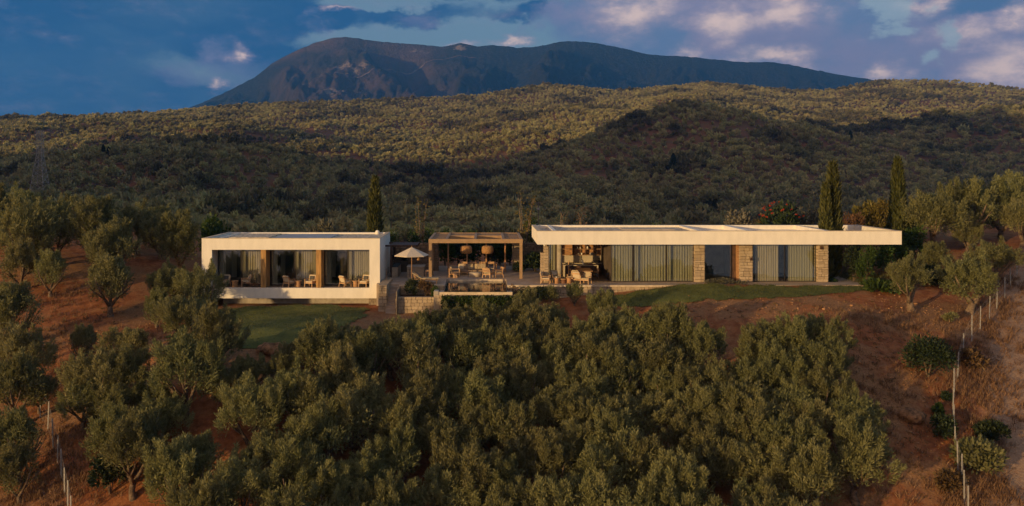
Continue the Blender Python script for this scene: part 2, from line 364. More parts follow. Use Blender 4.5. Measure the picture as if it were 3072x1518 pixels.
GX = np.sinh(np.linspace(-1, 1, 431)*5.6)/math.sinh(5.6)*3200
gy = np.linspace(-1, 1, 451); GY = 55+np.sinh(gy*5.4)/math.sinh(5.4)*np.where(gy < 0, 900, 2150)
XX, YY = np.meshgrid(GX, GY); ZZ = HF(XX, YY)
def gridfaces(nx, ny):
    i = np.arange(nx-1)[None, :]+np.arange(ny-1)[:, None]*nx; i = i.ravel(); return np.stack([i, i+1, i+nx+1, i+nx], 1)
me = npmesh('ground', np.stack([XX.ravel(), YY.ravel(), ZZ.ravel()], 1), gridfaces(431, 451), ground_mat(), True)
TRACK = [pick(3085, 1518), pick(3058, 1250), pick(3050, 1050), pick(3085, 860), pick(3160, 760)]
d = np.full(XX.size, 1e9)
for a, b in zip(TRACK[:-1], TRACK[1:]):
    ab = np.array([b.x-a.x, b.y-a.y]); q = np.stack([XX.ravel()-a.x, YY.ravel()-a.y], 1); s_ = np.clip((q@ab)/(ab@ab), 0, 1)
    d = np.minimum(d, np.hypot(*(q-s_[:, None]*ab).T))
at = me.attributes.new('track', 'FLOAT', 'POINT'); at.data.foreach_set('value', (1-smooth(1.1, 2.0, d)).astype(np.float32))
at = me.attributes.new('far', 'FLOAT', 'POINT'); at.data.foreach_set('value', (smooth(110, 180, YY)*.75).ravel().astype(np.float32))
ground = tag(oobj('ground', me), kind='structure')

# the sea below the slope, behind the camera (it shows in the windows)
m = bpy.data.materials.new('sea'); m.use_nodes = True; g = NT(m.node_tree); p = m.node_tree.nodes['Principled BSDF']
p.inputs['Base Color'].default_value = (.03, .07, .10, 1); p.inputs['Roughness'].default_value = .18
bn = g.noise(g.n('ShaderNodeTexCoord').outputs['Object'], .25, 4, .6); b = g.n('ShaderNodeBump'); b.inputs['Strength'].default_value = .3
m.node_tree.links.new(bn, b.inputs['Height']); m.node_tree.links.new(b.outputs[0], p.inputs['Normal'])
tag(meshobj('sea', [(-3200, -2500, -68), (3200, -2500, -68), (3200, 0, -68), (-3200, 0, -68)], [(0, 1, 2, 3)], m), kind='structure')

# ---------------------------------------------------------------- mountain
MS = np.array([(-200, 470), (100, 420), (380, 362), (572, 322), (668, 280), (763, 233), (823, 185), (882, 155), (942, 129), (1002, 113), (1049, 111), (1121, 123), (1192, 129), (1264, 134), (1324, 140), (1383, 129),
               (1431, 140), (1479, 135), (1550, 143), (1610, 140), (1681, 125), (1729, 123), (1789, 129), (1860, 143), (1932, 161), (2003, 167), (2075, 171), (2147, 179), (2242, 187), (2302, 185), (2373, 194),
               (2457, 212), (2540, 227), (2600, 236), (2750, 262), (2950, 310), (3200, 370)], float)
YM = 4200.0
def seg(px, t, P, wid):
    """bump along a line in (px, t)"""
    o = np.zeros_like(px)
    for (x0, t0), (x1, t1) in zip(P[:-1], P[1:]):
        ax, ay = (x1-x0)/100, (t1-t0)*3; qx, qy = (px-x0)/100, (t-t0)*3; s_ = np.clip((qx*ax+qy*ay)/(ax*ax+ay*ay), 0, 1)
        o = np.maximum(o, np.exp(-((qx-s_*ax)**2+(qy-s_*ay)**2)/wid**2))
    return o
def HM(px, Y):
    t = (YM-Y)/1700.0; sil = np.interp(px, MS[:, 0], MS[:, 1])+(fbm(px/14, px*0+2, 8, 4)-.45)*4.0
    sil = sil+(np.interp(px, MS[:, 0], np.convolve(np.pad(MS[:, 1], 2, 'edge'), np.ones(5)/5, 'valid'))-sil)*smooth(0, .35, t)
    py = sil+(400-sil)*np.where(t > 0, np.abs(t)**.85, 0); z = CAMZ-(py-CY)*Y/FPX
    wv = (fbm(px/160, t*2.2, 21)-.47)*140
    sp = np.abs(np.sin((px+wv-t*190)/118.0)); env = np.sin(np.clip(t, 0, 1)*math.pi)**.8*smooth(0, .22, t)
    z = z+env*((1-sp)*-95+45)+env*((fbm(px/50, t*9, 31)-.47)*75+(1-np.abs(2*vnoise(px/34+t*3, t*7, 41)-1))*-34+(vnoise(px/11, t*30, 43)-.5)*12)
    z = z+env*(115*seg(px, t, [(1010, .02), (1120, .3), (1290, .8)], .42)-120*seg(px, t, [(1215, .08), (1270, .4), (1350, .85)], .4)
               +75*seg(px, t, [(830, .1), (880, .5), (960, .9)], .4)+90*seg(px, t, [(1700, .02), (1640, .4), (1600, .9)], .5))
    return np.where(t < 0, CAMZ-(sil-CY)*YM/FPX+t*1700*.5, z)
mpx = np.linspace(-150, 3150, 880); mt = np.concatenate([np.linspace(-.25, 0, 8)[:-1], np.linspace(0, 1, 250)]); MY = YM-mt*1700
MPX, MYY = np.meshgrid(mpx, MY); MZ = HM(MPX, MYY); MX = (MPX-CX)*MYY/FPX
def mountain_mat():
    m = bpy.data.materials.new('mountain'); m.use_nodes = True; t = m.node_tree; t.nodes.clear(); g = NT(t)
    out = g.n('ShaderNodeOutputMaterial'); p = g.n('ShaderNodeBsdfPrincipled'); t.links.new(p.outputs[0], out.inputs[0]); p.inputs['Roughness'].default_value = .95; p.inputs['Specular IOR Level'].default_value = .1
    v = g.n('ShaderNodeTexCoord').outputs['Object']; n1 = g.noise(v, .0032, 6, .6); n2 = g.noise(v, .02, 6, .75); n3 = g.noise(v, .07, 4, .7)
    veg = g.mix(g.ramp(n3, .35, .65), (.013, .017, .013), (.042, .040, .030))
    dr = g.n('ShaderNodeAttribute', attribute_name='dry'); veg = g.mix(g.m('MULTIPLY', dr.outputs['Fac'], g.ramp(n1, .3, .6)), veg, (.105, .070, .055))  # brown left face carries painted sunlight; the right stays dark to read as shade
    rk = g.n('ShaderNodeAttribute', attribute_name='rock')
    c = g.mix(g.ramp(g.m('ADD', n2, g.m('MULTIPLY', rk.outputs['Fac'], .26)), .68, .80), veg, (.26, .20, .16)); t.links.new(c, p.inputs['Base Color'])
    b = g.n('ShaderNodeBump'); b.inputs['Strength'].default_value = 1; b.inputs['Distance'].default_value = 26; t.links.new(g.m('ADD', n2, g.m('MULTIPLY', n3, .5)), b.inputs['Height']); t.links.new(b.outputs[0], p.inputs['Normal'])
    return m
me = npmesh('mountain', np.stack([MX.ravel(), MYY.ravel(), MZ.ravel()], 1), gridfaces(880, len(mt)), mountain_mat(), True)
tt = (YM-MYY)/1700
rk = np.zeros_like(MPX)
for (x, t_, a, b_) in [(1030, .30, 55, .05), (1080, .33, 40, .04), (1250, .05, 40, .03), (1385, .03, 30, .035), (930, .38, 60, .05), (1270, .72, 35, .06), (1000, .55, 90, .06), (880, .3, 30, .05), (1300, .45, 30, .04)]:
    rk = np.maximum(rk, np.exp(-((MPX-x)/a)**2-((tt-t_)/b_)**2))
at = me.attributes.new('rock', 'FLOAT', 'POINT'); at.data.foreach_set('value', rk.ravel().astype(np.float32))
at = me.attributes.new('dry', 'FLOAT', 'POINT'); at.data.foreach_set('value', ((1-smooth(1250, 1500, MPX+tt*60))*smooth(760, 900, MPX)*(1-.5*smooth(.4, .8, tt))).ravel().astype(np.float32))  # painted sunlight on the upper left face, fading rightward and downslope
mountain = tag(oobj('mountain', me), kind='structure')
mroad = mat('mountain_road', (.20, .14, .11), .95, .2, .05)
for pts in ([(1105, .21), (1150, .205), (1200, .175), (1260, .15), (1330, .125), (1400, .105), (1430, .1)], [(960, .40), (1000, .40), (1050, .385), (1090, .37), (1125, .35)]):
    V = []; P = np.array(pts, float); k = np.linspace(0, len(P)-1, 70); X_ = np.interp(k, range(len(P)), P[:, 0]); T_ = np.interp(k, range(len(P)), P[:, 1])+np.sin(k*5)*.0015
    for x, t_ in zip(X_, T_):
        for dt in (-.0022, .0022):
            y = YM-(t_+dt)*1700; V.append(((x-CX)*y/FPX, y, float(HM(np.array([x]), np.array([y]))[0])+4.0))
    o = meshobj('mountain_road', V, [(2*i, 2*i+2, 2*i+3, 2*i+1) for i in range(69)], mroad); tag(o, kind='structure')

# ---------------------------------------------------------------- foliage
rng = np.random.default_rng(7)
def unit(a): return a/np.maximum(np.linalg.norm(a, axis=1, keepdims=True), 1e-6)
def sprigs(P, D, L, Wd, r, curl=0.0):
    """leafy twigs: slim diamonds from P along D"""
    n = len(P); D = unit(D); R = unit(np.cross(D, unit(r.normal(size=(n, 3))))); L = np.broadcast_to(L, (n,))[:, None]; Wd = np.broadcast_to(Wd, (n,))[:, None]
    N = np.cross(D, R)
    V = np.stack([P, P+D*L*.45+R*Wd+N*L*curl, P+D*L, P+D*L*.45-R*Wd+N*L*curl], 1).reshape(-1, 3)
    Q = np.arange(n*4).reshape(n, 4); return V, Q
def leafmesh(name, parts, m, lv=None):
    V = []; Q = []; LV = []; b = 0
    for v, q, l in parts: V.append(v); Q.append(q+b); b += len(v); LV.append(l)
    me = npmesh(name, np.concatenate(V), np.concatenate(Q), m); at = me.attributes.new('lv', 'FLOAT', 'FACE')
    at.data.foreach_set('value', np.concatenate(LV).astype(np.float32)); return me
def ball(n, r, zmin=-1.0):
    d = unit(r.normal(size=(n*6+60, 3))); d = d[d[:, 2] > zmin][:n]; return d
LEAF_OLIVE = leafmat('olive_leaf', (.122, .128, .047), (.32, .30, .138), .38)
LEAF_FAR = leafmat('olive_leaf_far', (.110, .114, .047), (.262, .220, .094), .2, tint=.5)
LEAF_CYP = leafmat('cypress_leaf', (.045, .055, .016), (.14, .135, .038), .2)
LEAF_GREEN = leafmat('green_leaf', (.030, .055, .012), (.085, .13, .028), .3)
LEAF_DARK = leafmat('dark_leaf', (.014, .024, .010), (.045, .062, .024), .15)
LEAF_BROWN = leafmat('brown_leaf', (.075, .045, .022), (.20, .115, .055), .2)
LEAF_YEL = leafmat('yellow_leaf', (.10, .085, .02), (.22, .16, .04), .3)
LEAF_GREY = leafmat('grey_leaf', (.085, .08, .055), (.22, .20, .14), .2)
PETAL = leafmat('red_petal', (.36, .025, .012), (.55, .06, .025), .3)
BARK = mat('bark', (.16, .11, .075), .95, .3, 9, .8, 30)
BARK_PALE = mat('bark_pale', (.20, .14, .095), .9, .2, 9, .5, 30)
def olive_crown(seed, n_clump=46, per=430, rx=2.05, rz=1.75, zc=2.15, L=(.10, .22), wd=.022, spread=1.0, upw=.85, low=-.8):
    r = np.random.default_rng(seed); parts = []
    d = ball(n_clump, r, low); rad = r.uniform(.50, 1.02, n_clump)
    C = d*np.stack([np.full(n_clump, rx), np.full(n_clump, rx), np.full(n_clump, rz)], 1)*(rad*.85)[:, None]; C[:, 2] += zc
    for c in C:
        cr = r.uniform(.34, .66)*spread; k = int(per*cr/.6); dd = ball(k, r, -.8); rr = r.uniform(.35, 1.08, k)[:, None]
        P = c+dd*cr*rr*np.array([1, 1, 1.15]); out = unit(P-np.array([0, 0, zc-.8]))
        D = dd*.45+out*.25+np.array([0, 0, upw])+r.normal(size=(k, 3))*.45
        v, q = sprigs(P, D, r.uniform(L[0], L[1], k), r.uniform(wd*.7, wd*1.3, k), r, .06)
        base = r.uniform(.0, .35); parts.append((v, q, np.clip(base+r.beta(1.6, 2.6, k)*.75, 0, 1)))
        kt = max(3, k//22); dd = unit(ball(kt, r, -.1)+np.array([0, 0, .8])); P = c+dd*cr*.9      # long shoots
        v, q = sprigs(P, dd+r.normal(size=(kt, 3))*.15, r.uniform(L[1]*1.0, L[1]*1.9, kt), wd*.9, r, .04); parts.append((v, q, r.uniform(.3, 1, kt)))
    return parts
def olive_trunk(seed, top=2.3, pale=False, lean=0.0, thick=.17):
    r = random.Random(seed); mb = MB()
    k = r.randint(2, 3); fz = r.uniform(.5, .9)
    mb.tube([(0, 0, -.5), (.03, 0, 0), (lean*.3+r.uniform(-.08, .08), r.uniform(-.08, .08), fz*.5), (lean*.6, 0, fz)], [thick*1.5, thick*1.25, thick*.9, thick*.85], 8)
    for i in range(k):
        a = 2*math.pi*i/k+r.uniform(-.5, .5); e = r.uniform(.6, 1.0)
        p0 = Vector((lean*.6, 0, fz-.1)); p1 = p0+Vector((math.cos(a)*e*.5, math.sin(a)*e*.5, .55)); p2 = p1+Vector((math.cos(a)*e*.5, math.sin(a)*e*.5, .7)); p3 = p2+Vector((math.cos(a)*.3, math.sin(a)*.3, .8))
        mb.tube([p0, p1, p2, p3], [thick*.7, thick*.5, thick*.33, thick*.12], 6)
        for j in range(2):
            b = a+r.uniform(-1, 1); mb.tube([p1, p1+Vector((math.cos(b)*.6, math.sin(b)*.6, .5)), p1+Vector((math.cos(b)*1.0, math.sin(b)*1.0, 1.1))], [thick*.33, thick*.22, thick*.06], 5)
    me = bpy.data.meshes.new('trunk'); me.from_pydata(mb.v, [], mb.f); me.materials.append(BARK_PALE if pale else BARK); me.polygons.foreach_set('use_smooth', [True]*len(me.polygons)); return me
def olive_plumes(seed, rx=2.05, rz=1.75, zc=2.15, n_pl=74, per=135, L=(.10, .22), wd=.021):
    """olive crown of upright feathery plumes standing round a loose heart of leaves"""
    r = np.random.default_rng(seed); parts = []
    lob = ball(7, r, -.3)*np.array([rx*.55, rx*.55, rz*.5])          # a few main boughs make the outline uneven
    for i in range(n_pl):
        c = lob[r.integers(7)]; d = ball(1, r, -.75)[0]; p0 = c*r.uniform(.7, 1.05)+d*np.array([rx*.42, rx*.42, rz*.42])*r.uniform(.55, 1.1)+np.array([0, 0, zc-.1])
        out = p0-np.array([0, 0, zc-1.0]); out /= np.linalg.norm(out); ax = out*.5+np.array([0, 0, .8])+r.normal(size=3)*.18; ax /= np.linalg.norm(ax)
        Lp = r.uniform(.5, 1.0); rad = r.uniform(.19, .34); k = int(per*Lp/.7); u = r.random(k)**.8; rd = unit(r.normal(size=(k, 3)))
        P = p0+ax*(u*Lp-.25)[:, None]+rd*(rad*(1.05-.72*u)*np.sqrt(r.random(k)))[:, None]; D = ax*.9+rd*.55+r.normal(size=(k, 3))*.3
        v, q = sprigs(P, D, r.uniform(L[0], L[1], k)*1.1, r.uniform(wd*.7, wd*1.3, k), r, .06)
        base = r.uniform(0, .3); parts.append((v, q, np.clip(base+r.beta(1.6, 2.6, k)*.8, 0, 1)))
    for i in range(12):
        c = ball(1, r, -.8)[0]*np.array([rx*.55, rx*.55, rz*.55])+np.array([0, 0, zc-.15]); k = 230; dd = ball(k, r, -.9); P = c+dd*.6*r.uniform(.4, 1, k)[:, None]
        v, q = sprigs(P, dd*.5+np.array([0, 0, .5])+r.normal(size=(k, 3))*.5, r.uniform(.14, .26, k), wd*1.4, r, .06); parts.append((v, q, r.beta(1.4, 3, k)))
    return parts
CROWNS = [leafmesh('crown', olive_plumes(100+i, rx=(2.05, 1.75, 2.25, 1.9, 2.1, 1.6, 2.2, 1.95, 1.7, 2.1)[i], rz=(1.75, 1.95, 1.5, 1.7, 2.0, 1.8, 1.6, 1.45, 2.1, 1.75)[i]), LEAF_OLIVE) for i in range(10)]
MCROWNS = [leafmesh('crown', olive_crown(200+i, 18, 60, zc=2.1, rz=1.5, L=(.35, .6), wd=.12, spread=1.15, upw=.3), LEAF_FAR) for i in range(4)]
FCROWNS = [leafmesh('crown', olive_crown(300+i, 13, 26, zc=1.9, rz=1.5, L=(.5, .9), wd=.26, spread=1.1, upw=.1, low=-.3), LEAF_FAR) for i in range(6)]
TRUNKS = [olive_trunk(400+i) for i in range(4)]
PTRUNKS = [olive_trunk(420+i, pale=True, lean=.5*(-1)**i, thick=.27) for i in range(3)]
def tree_at(x, y, width, label, group=None, kind=0, name='olive_tree', zs=1.0, pale=False, crowns=None, seed=None, lift=0.0):
    r = random.Random(seed if seed is not None else int(x*131+y*717)); z = H1(x, y)-.05; s = width/4.5
    t = thing(name, label, 'tree', (x, y, z), group); cr = crowns or CROWNS
    c = oobj('crown', cr[r.randrange(len(cr))], t); c.location = (0, 0, lift); tr = (PTRUNKS if pale else TRUNKS); oobj('trunk', tr[r.randrange(len(tr))], t)
    t.rotation_euler = (0, 0, r.uniform(0, 6.28)); t.scale = (s, s, s*zs*r.uniform(.92, 1.08)); return t
NEAR = []
def tree_px(px, py, wpx, label, group=None, hc=.60, ymin=36, ymax=100, **kw):
    """an olive whose crown is centred on a photo pixel and which roots in the slope below"""
    Ys = _Yr[(_Yr >= ymin) & (_Yr <= ymax)]; X = WX(px, Ys); g_ = HF(X, Ys); wd = wpx*Ys/FPX; zc = g_+wd*hc
    pr = CY+(CAMZ-zc)*FPX/Ys; i = int(np.argmin(np.abs(pr-py))); NEAR.append((X[i], Ys[i]))
    return tree_at(float(X[i]), float(Ys[i]), float(wd[i]), label, group, **kw)
# ---------------------------------------------------------------- the far groves
pts = []
yy = 205.0
r_ = np.random.default_rng(5)
while yy < 1620:
    dy = 5.2+yy*.0010; xs = np.arange(WX(-220, yy), WX(3290, yy), 5.0+yy*.0010); xs = xs+(r_.random(len(xs))-.5)*3.4+(dy*.5 if int(yy/dy) % 2 else 0)
    pts.append(np.stack([xs, np.full(len(xs), yy)+(r_.random(len(xs))-.5)*3.4], 1)); yy += dy
pts = np.concatenate(pts); px_ = CX+FPX*pts[:, 0]/pts[:, 1]
Ssil = np.interp(px_, [0, 700, 1455, 2100, 2700, 3072], [1100, 1300, 1500, 1600, 1500, 1350]); keep = pts[:, 1] < Ssil+25
bare = fbm(pts[:, 0]/60, pts[:, 1]/34, 44); keep &= (bare < .645) | (r_.random(len(pts)) < .30); keep &= r_.random(len(pts)) < .96
pts = pts[keep]; zz = HF(pts[:, 0], pts[:, 1]); px_ = CX+FPX*pts[:, 0]/pts[:, 1]; pyt = CY+(CAMZ-zz-4)*FPX/pts[:, 1]
crest = np.interp(px_, [0, 300, 600, 1400, 2000, 2500, 2800, 3072], [590, 600, 655, 690, 670, 640, 560, 535])
seen = (pyt < crest) & (px_ > -20) & (px_ < 3092)
order = np.argsort(np.where(seen, pts[:, 1], 1e9)); first = order[:130]; mask = np.ones(len(pts), bool); mask[first] = False
rest = pts[mask]; rz = zz[mask]
VALLEY = [(float(pts[i, 0]), float(pts[i, 1])) for i in first]
VB = ['below the pylon at the far left', 'above the left skyline olives', 'above the green tree at the wing corner', 'either side of the slender cypress', 'above the pergola', 'above the left part of the long villa roof', 'above the middle of the long villa roof', 'above the flowering bush', 'between the two right cypresses', 'above the olives on the right bank']
for k, (x, y) in enumerate(VALLEY):
    tree_at(x, y, r_.uniform(4.0, 5.8), 'dusky olive tree in the shaded valley, ' + VB[int(np.searchsorted([300, 620, 1000, 1250, 1560, 1900, 2250, 2500, 2750], CX+FPX*x/y))], 'olive trees in the shaded valley', crowns=MCROWNS, zs=.8)
# all the others: one mass, scattered by geometry nodes
src = bpy.data.collections.new('grove_sources')
for i, c in enumerate(FCROWNS):
    src.objects.link(bpy.data.objects.new('grove_crown', c))
me = bpy.data.meshes.new('olive_grove'); n = len(rest); me.vertices.add(n)
me.vertices.foreach_set('co', np.stack([rest[:, 0], rest[:, 1], rz-.4], 1).astype(np.float32).ravel())
big = 1+.35*smooth(.55, .75, fbm(rest[:, 0]/45, rest[:, 1]/45, 61))
s_ = (np.clip(r_.lognormal(0, .26, n), .5, 1.75)*(1-.14*smooth(450, 750, rest[:, 1]))*big).astype(np.float32); a = me.attributes.new('sz', 'FLOAT', 'POINT'); a.data.foreach_set('value', s_)
a = me.attributes.new('rt', 'FLOAT', 'POINT'); a.data.foreach_set('value', r_.uniform(0, 6.28, n).astype(np.float32))
scrub = smooth(.52, .62, fbm(rest[:, 0]/38, rest[:, 1]/55, 62)); s_ *= (1+.3*scrub).astype(np.float32); me.attributes['sz'].data.foreach_set('value', s_)
a = me.attributes.new('tone', 'FLOAT', 'POINT'); a.data.foreach_set('value', np.clip(scrub*.75+(fbm(rest[:, 0]/110, rest[:, 1]/150, 63)-.4)*.9+r_.normal(size=n)*.1, 0, 1).astype(np.float32))
grove = oobj('olive_grove', me); tag(grove, 'olive groves covering the far hillsides', 'olive grove', kind='stuff')
nt = bpy.data.node_groups.new('scatter', 'GeometryNodeTree'); nt.interface.new_socket('Geometry', in_out='INPUT', socket_type='NodeSocketGeometry'); nt.interface.new_socket('Geometry', in_out='OUTPUT', socket_type='NodeSocketGeometry')
gi = nt.nodes.new('NodeGroupInput'); go = nt.nodes.new('NodeGroupOutput'); ip = nt.nodes.new('GeometryNodeInstanceOnPoints'); ci = nt.nodes.new('GeometryNodeCollectionInfo')
ci.inputs['Collection'].default_value = src; ci.inputs['Separate Children'].default_value = True; ci.inputs['Reset Children'].default_value = True
m2p = nt.nodes.new('GeometryNodeMeshToPoints'); ip.inputs['Pick Instance'].default_value = True
na = nt.nodes.new('GeometryNodeInputNamedAttribute'); na.data_type = 'FLOAT'; na.inputs['Name'].default_value = 'sz'
nb = nt.nodes.new('GeometryNodeInputNamedAttribute'); nb.data_type = 'FLOAT'; nb.inputs['Name'].default_value = 'rt'
cx_ = nt.nodes.new('ShaderNodeCombineXYZ'); L = nt.links.new
L(gi.outputs[0], m2p.inputs[0]); L(m2p.outputs[0], ip.inputs['Points']); L(ci.outputs[0], ip.inputs['Instance'])
L(nb.outputs[0], cx_.inputs[2]); L(cx_.outputs[0], ip.inputs['Rotation']); L(na.outputs[0], ip.inputs['Scale']); L(ip.outputs[0], go.inputs[0])
md = grove.modifiers.new('scatter', 'NODES'); md.node_group = nt
print('grove', n)
# ---------------------------------------------------------------- materials of the house
WHITE = mat('white_render', (.80, .745, .665), .85, .03, 1.3, .12, 60, stretch=(1.6, 1.6, .45))
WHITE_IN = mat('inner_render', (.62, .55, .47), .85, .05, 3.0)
GRAVEL = mat('roof_gravel', (.62, .52, .40), .95, .28, 5.0, .9, 25)
ROOFPANEL = mat('roof_panel', (.36, .37, .40), .6, .08, 2.0)
STONE = mat('limestone', (.50, .39, .27), .9, .25, 5.0, .5, 22, col2=(.31, .23, .15), orand=.65)
STONE_DK = mat('field_stone', (.27, .19, .125), .95, .25, 5.0, .6, 20, col2=(.15, .10, .065), orand=.6)
MORTAR = mat('mortar', (.26, .205, .15), .95, .2, 8.0, .4)
MORTAR_DK = mat('mortar_dark', (.13, .095, .065), .95, .2, 8.0, .4)
WOOD = mat('teak', (.44, .23, .10), .55, .18, 3.0, .1, 40, stretch=(1, 1, 6))
WOODPALE = mat('pale_teak', (.55, .33, .17), .55, .15, 3.0, stretch=(1, 1, 6))
CLAD = mat('oak_cladding', (.46, .25, .085), .6, .15, 2.0, .1, 30, stretch=(5, 5, .6))
DARKWOOD = mat('dark_wood', (.12, .062, .032), .6, .2, 3.0, stretch=(4, 1, 1))
PERG = mat('brown_painted_timber', (.36, .23, .125), .6, .07, 3.0)
SLAT = mat('reed_slat', (.30, .185, .10), .85, .22, 6.0, .3, 60)
RUST = mat('rust_steel', (.085, .042, .026), .6, .25, 6.0, .2)
BLACK = mat('black_steel', (.012, .011, .011), .45, .2, 8.0)
FRAME = mat('dark_bronze_frame', (.035, .028, .024), .4, .15, 8.0)
DECK = mat('terrace_paving', (.40, .31, .24), .8, .09, 1.6, .15, 50)
COPING = mat('pale_coping', (.60, .48, .34), .85, .1, 3.0, .15)
CONC = mat('concrete', (.40, .35, .29), .85, .1, 3.0, .3, 30)
COUNTER = mat('board_marked_concrete', (.36, .28, .20), .8, .15, 2.5, .3, 25, stretch=(1, 1, 8))
CUSH = mat('oatmeal_fabric', (.58, .47, .33), .95, .06, 20.0, .1, 200)
CUSH_OL = mat('sand_fabric', (.44, .34, .21), .95, .08, 20.0, .1, 200)
CUSH_BR = mat('brown_fabric', (.27, .19, .13), .95, .08, 20.0)
CUSH_GY = mat('charcoal_fabric', (.09, .085, .08), .95, .08, 20.0)
CANVAS = mat('cream_canvas', (.62, .52, .40), .9, .04, 8.0)
CURT = mat('linen_curtain', (.43, .37, .285), .95, .06, 2.0, stretch=(5, 5, .3))
CURT_OL = mat('olive_curtain', (.36, .325, .22), .95, .05, 2.0, stretch=(5, 5, .3))
WICKER = mat('wicker', (.42, .22, .085), .85, .3, 26.0, .7, 90)
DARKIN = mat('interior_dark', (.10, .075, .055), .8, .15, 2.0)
BEIGE = mat('beige_panel', (.50, .42, .30), .7, .04, 2.0)
FLOORIN = mat('inner_floor', (.22, .155, .10), .5, .12, 2.0)
CERAM = mat('white_ceramic', (.75, .70, .62), .35, .04, 5.0)
METAL = mat('galvanised_post', (.34, .32, .30), .6, .12, 8.0)
POLEW = mat('weathered_pole', (.20, .155, .115), .9, .2, 4.0)
def glassmat(name, tint, refl, ior=1.5):
    m = bpy.data.materials.new(name); m.use_nodes = True; t = m.node_tree; t.nodes.clear(); g = NT(t)
    out = g.n('ShaderNodeOutputMaterial'); a = g.n('ShaderNodeBsdfTransparent'); a.inputs[0].default_value = tint+(1,)
    b = g.n('ShaderNodeBsdfGlossy'); b.inputs['Roughness'].default_value = .02; b.inputs['Color'].default_value = (.95, .97, 1, 1)
    nz = g.noise(g.n('ShaderNodeTexCoord').outputs['Object'], .7, 2, .4); bp = g.n('ShaderNodeBump'); bp.inputs['Strength'].default_value = .04; bp.inputs['Distance'].default_value = .1
    t.links.new(nz, bp.inputs['Height']); t.links.new(bp.outputs[0], b.inputs['Normal'])
    f = g.n('ShaderNodeLayerWeight'); k = g.m('ADD', g.m('MULTIPLY', g.m('POWER', f.outputs['Facing'], 3.0), .8), refl, clamp=True)
    mx = g.n('ShaderNodeMixShader'); t.links.new(k, mx.inputs[0]); t.links.new(a.outputs[0], mx.inputs[1]); t.links.new(b.outputs[0], mx.inputs[2]); t.links.new(mx.outputs[0], out.inputs[0])
    return m
GLASS = glassmat('window_glass', (.90, .92, .90), .095)
RS = random.Random(12)
def stone_mesh(seed, mt):
    r = random.Random(seed); bm = bmesh.new(); bmesh.ops.create_cube(bm, size=1)
    for v in bm.verts: v.co.x += r.uniform(-.05, .05); v.co.z += r.uniform(-.06, .06); v.co.y *= r.uniform(.75, 1.1)
    bmesh.ops.bevel(bm, geom=list(bm.edges), offset=.07, segments=1, affect='EDGES')
    me = bpy.data.meshes.new('stone'); bm.to_mesh(me); bm.free(); me.materials.append(mt); return me
STONES = {'l': [stone_mesh(i, STONE) for i in range(7)], 'd': [stone_mesh(20+i, STONE_DK) for i in range(7)]}
def stones(parent, kind, p0, ud, ulen, z0, z1, nrm, hmin=.15, hmax=.27, wmin=.22, wmax=.5, depth=.1, zfun=None):
    """courses of single stones on a wall face starting at p0 along ud"""
    off = ORG.get(parent, Vector((0, 0, 0))); p0 = Vector(p0); ud = Vector(ud); nrm = Vector(nrm); rz = math.atan2(ud.y, ud.x); z = z0
    while z < z1-.03:
        h = min(RS.uniform(hmin, hmax), z1-z)
        if z1-z-h < .09: h = z1-z
        u = 0.0
        while u < ulen-.02:
            wd = min(RS.uniform(wmin, wmax), ulen-u)
            if ulen-u-wd < .13: wd = ulen-u
            if zfun is None or z+h*.5 < zfun(u+wd*.5):
                o = bpy.data.objects.new('stone', RS.choice(STONES[kind])); COL.objects.link(o); o.parent = parent
                c = p0+ud*(u+wd/2)+nrm*(depth*.5-.055+RS.uniform(-.012, .012)); o.location = (c.x-off.x, c.y-off.y, z+h/2-off.z)
                o.rotation_euler = (0, 0, rz); o.scale = (wd-.03, depth, h-.027)
            u += wd
        z += h
def pier(parent, name, x0, x1, y0, y1, z0, z1, kind='l', sides='fl'):
    mo = MORTAR if kind == 'l' else MORTAR_DK
    c = BOX(name, mo, parent, x0+.04, x1-.04, y0+.05, y1-.05, z0, z1)
    stones(parent, kind, (x0, y0, 0), (1, 0, 0), x1-x0, z0, z1, (0, -1, 0)) if 'f' in sides else None
    stones(parent, kind, (x0, y1, 0), (0, -1, 0), y1-y0, z0, z1, (-1, 0, 0)) if 'l' in sides else None
    stones(parent, kind, (x1, y0, 0), (0, 1, 0), y1-y0, z0, z1, (1, 0, 0)) if 'r' in sides else None
    return c
def curtain(parent, x0, x1, y, z0, z1, m, pleat=.17, amp=.05, seed=0):
    r = random.Random(seed); n = max(6, int((x1-x0)/pleat*5)); V = []; ph = 0
    for i in range(n+1):
        u = i/n; ph += (x1-x0)/n/pleat*6.283*r.uniform(.7, 1.35); d = math.sin(ph)*amp*.75*(.6+.6*math.sin(u*9+seed)**2)
        V += [(x0+(x1-x0)*u, y+d, z0), (x0+(x1-x0)*u, y+d*.75, z1)]
    o = meshobj('curtain', V, [(2*i, 2*i+2, 2*i+3, 2*i+1) for i in range(n)], m, parent, True, True); return o
def window(parent, x0, x1, y, z0, z1, fr=.05):
    """one glazed leaf: frame with the pane as its piece"""
    f = MB().box(x0, x0+fr, y-.03, y+.03, z0, z1).box(x1-fr, x1, y-.03, y+.03, z0, z1).box(x0+fr, x1-fr, y-.03, y+.03, z0, z0+fr).box(x0+fr, x1-fr, y-.03, y+.03, z1-fr, z1).build('window_frame', FRAME, parent)
    o = MB().box(x0+fr, x1-fr, y-.006, y+.006, z0+fr, z1-fr).build('pane', GLASS, f); return f

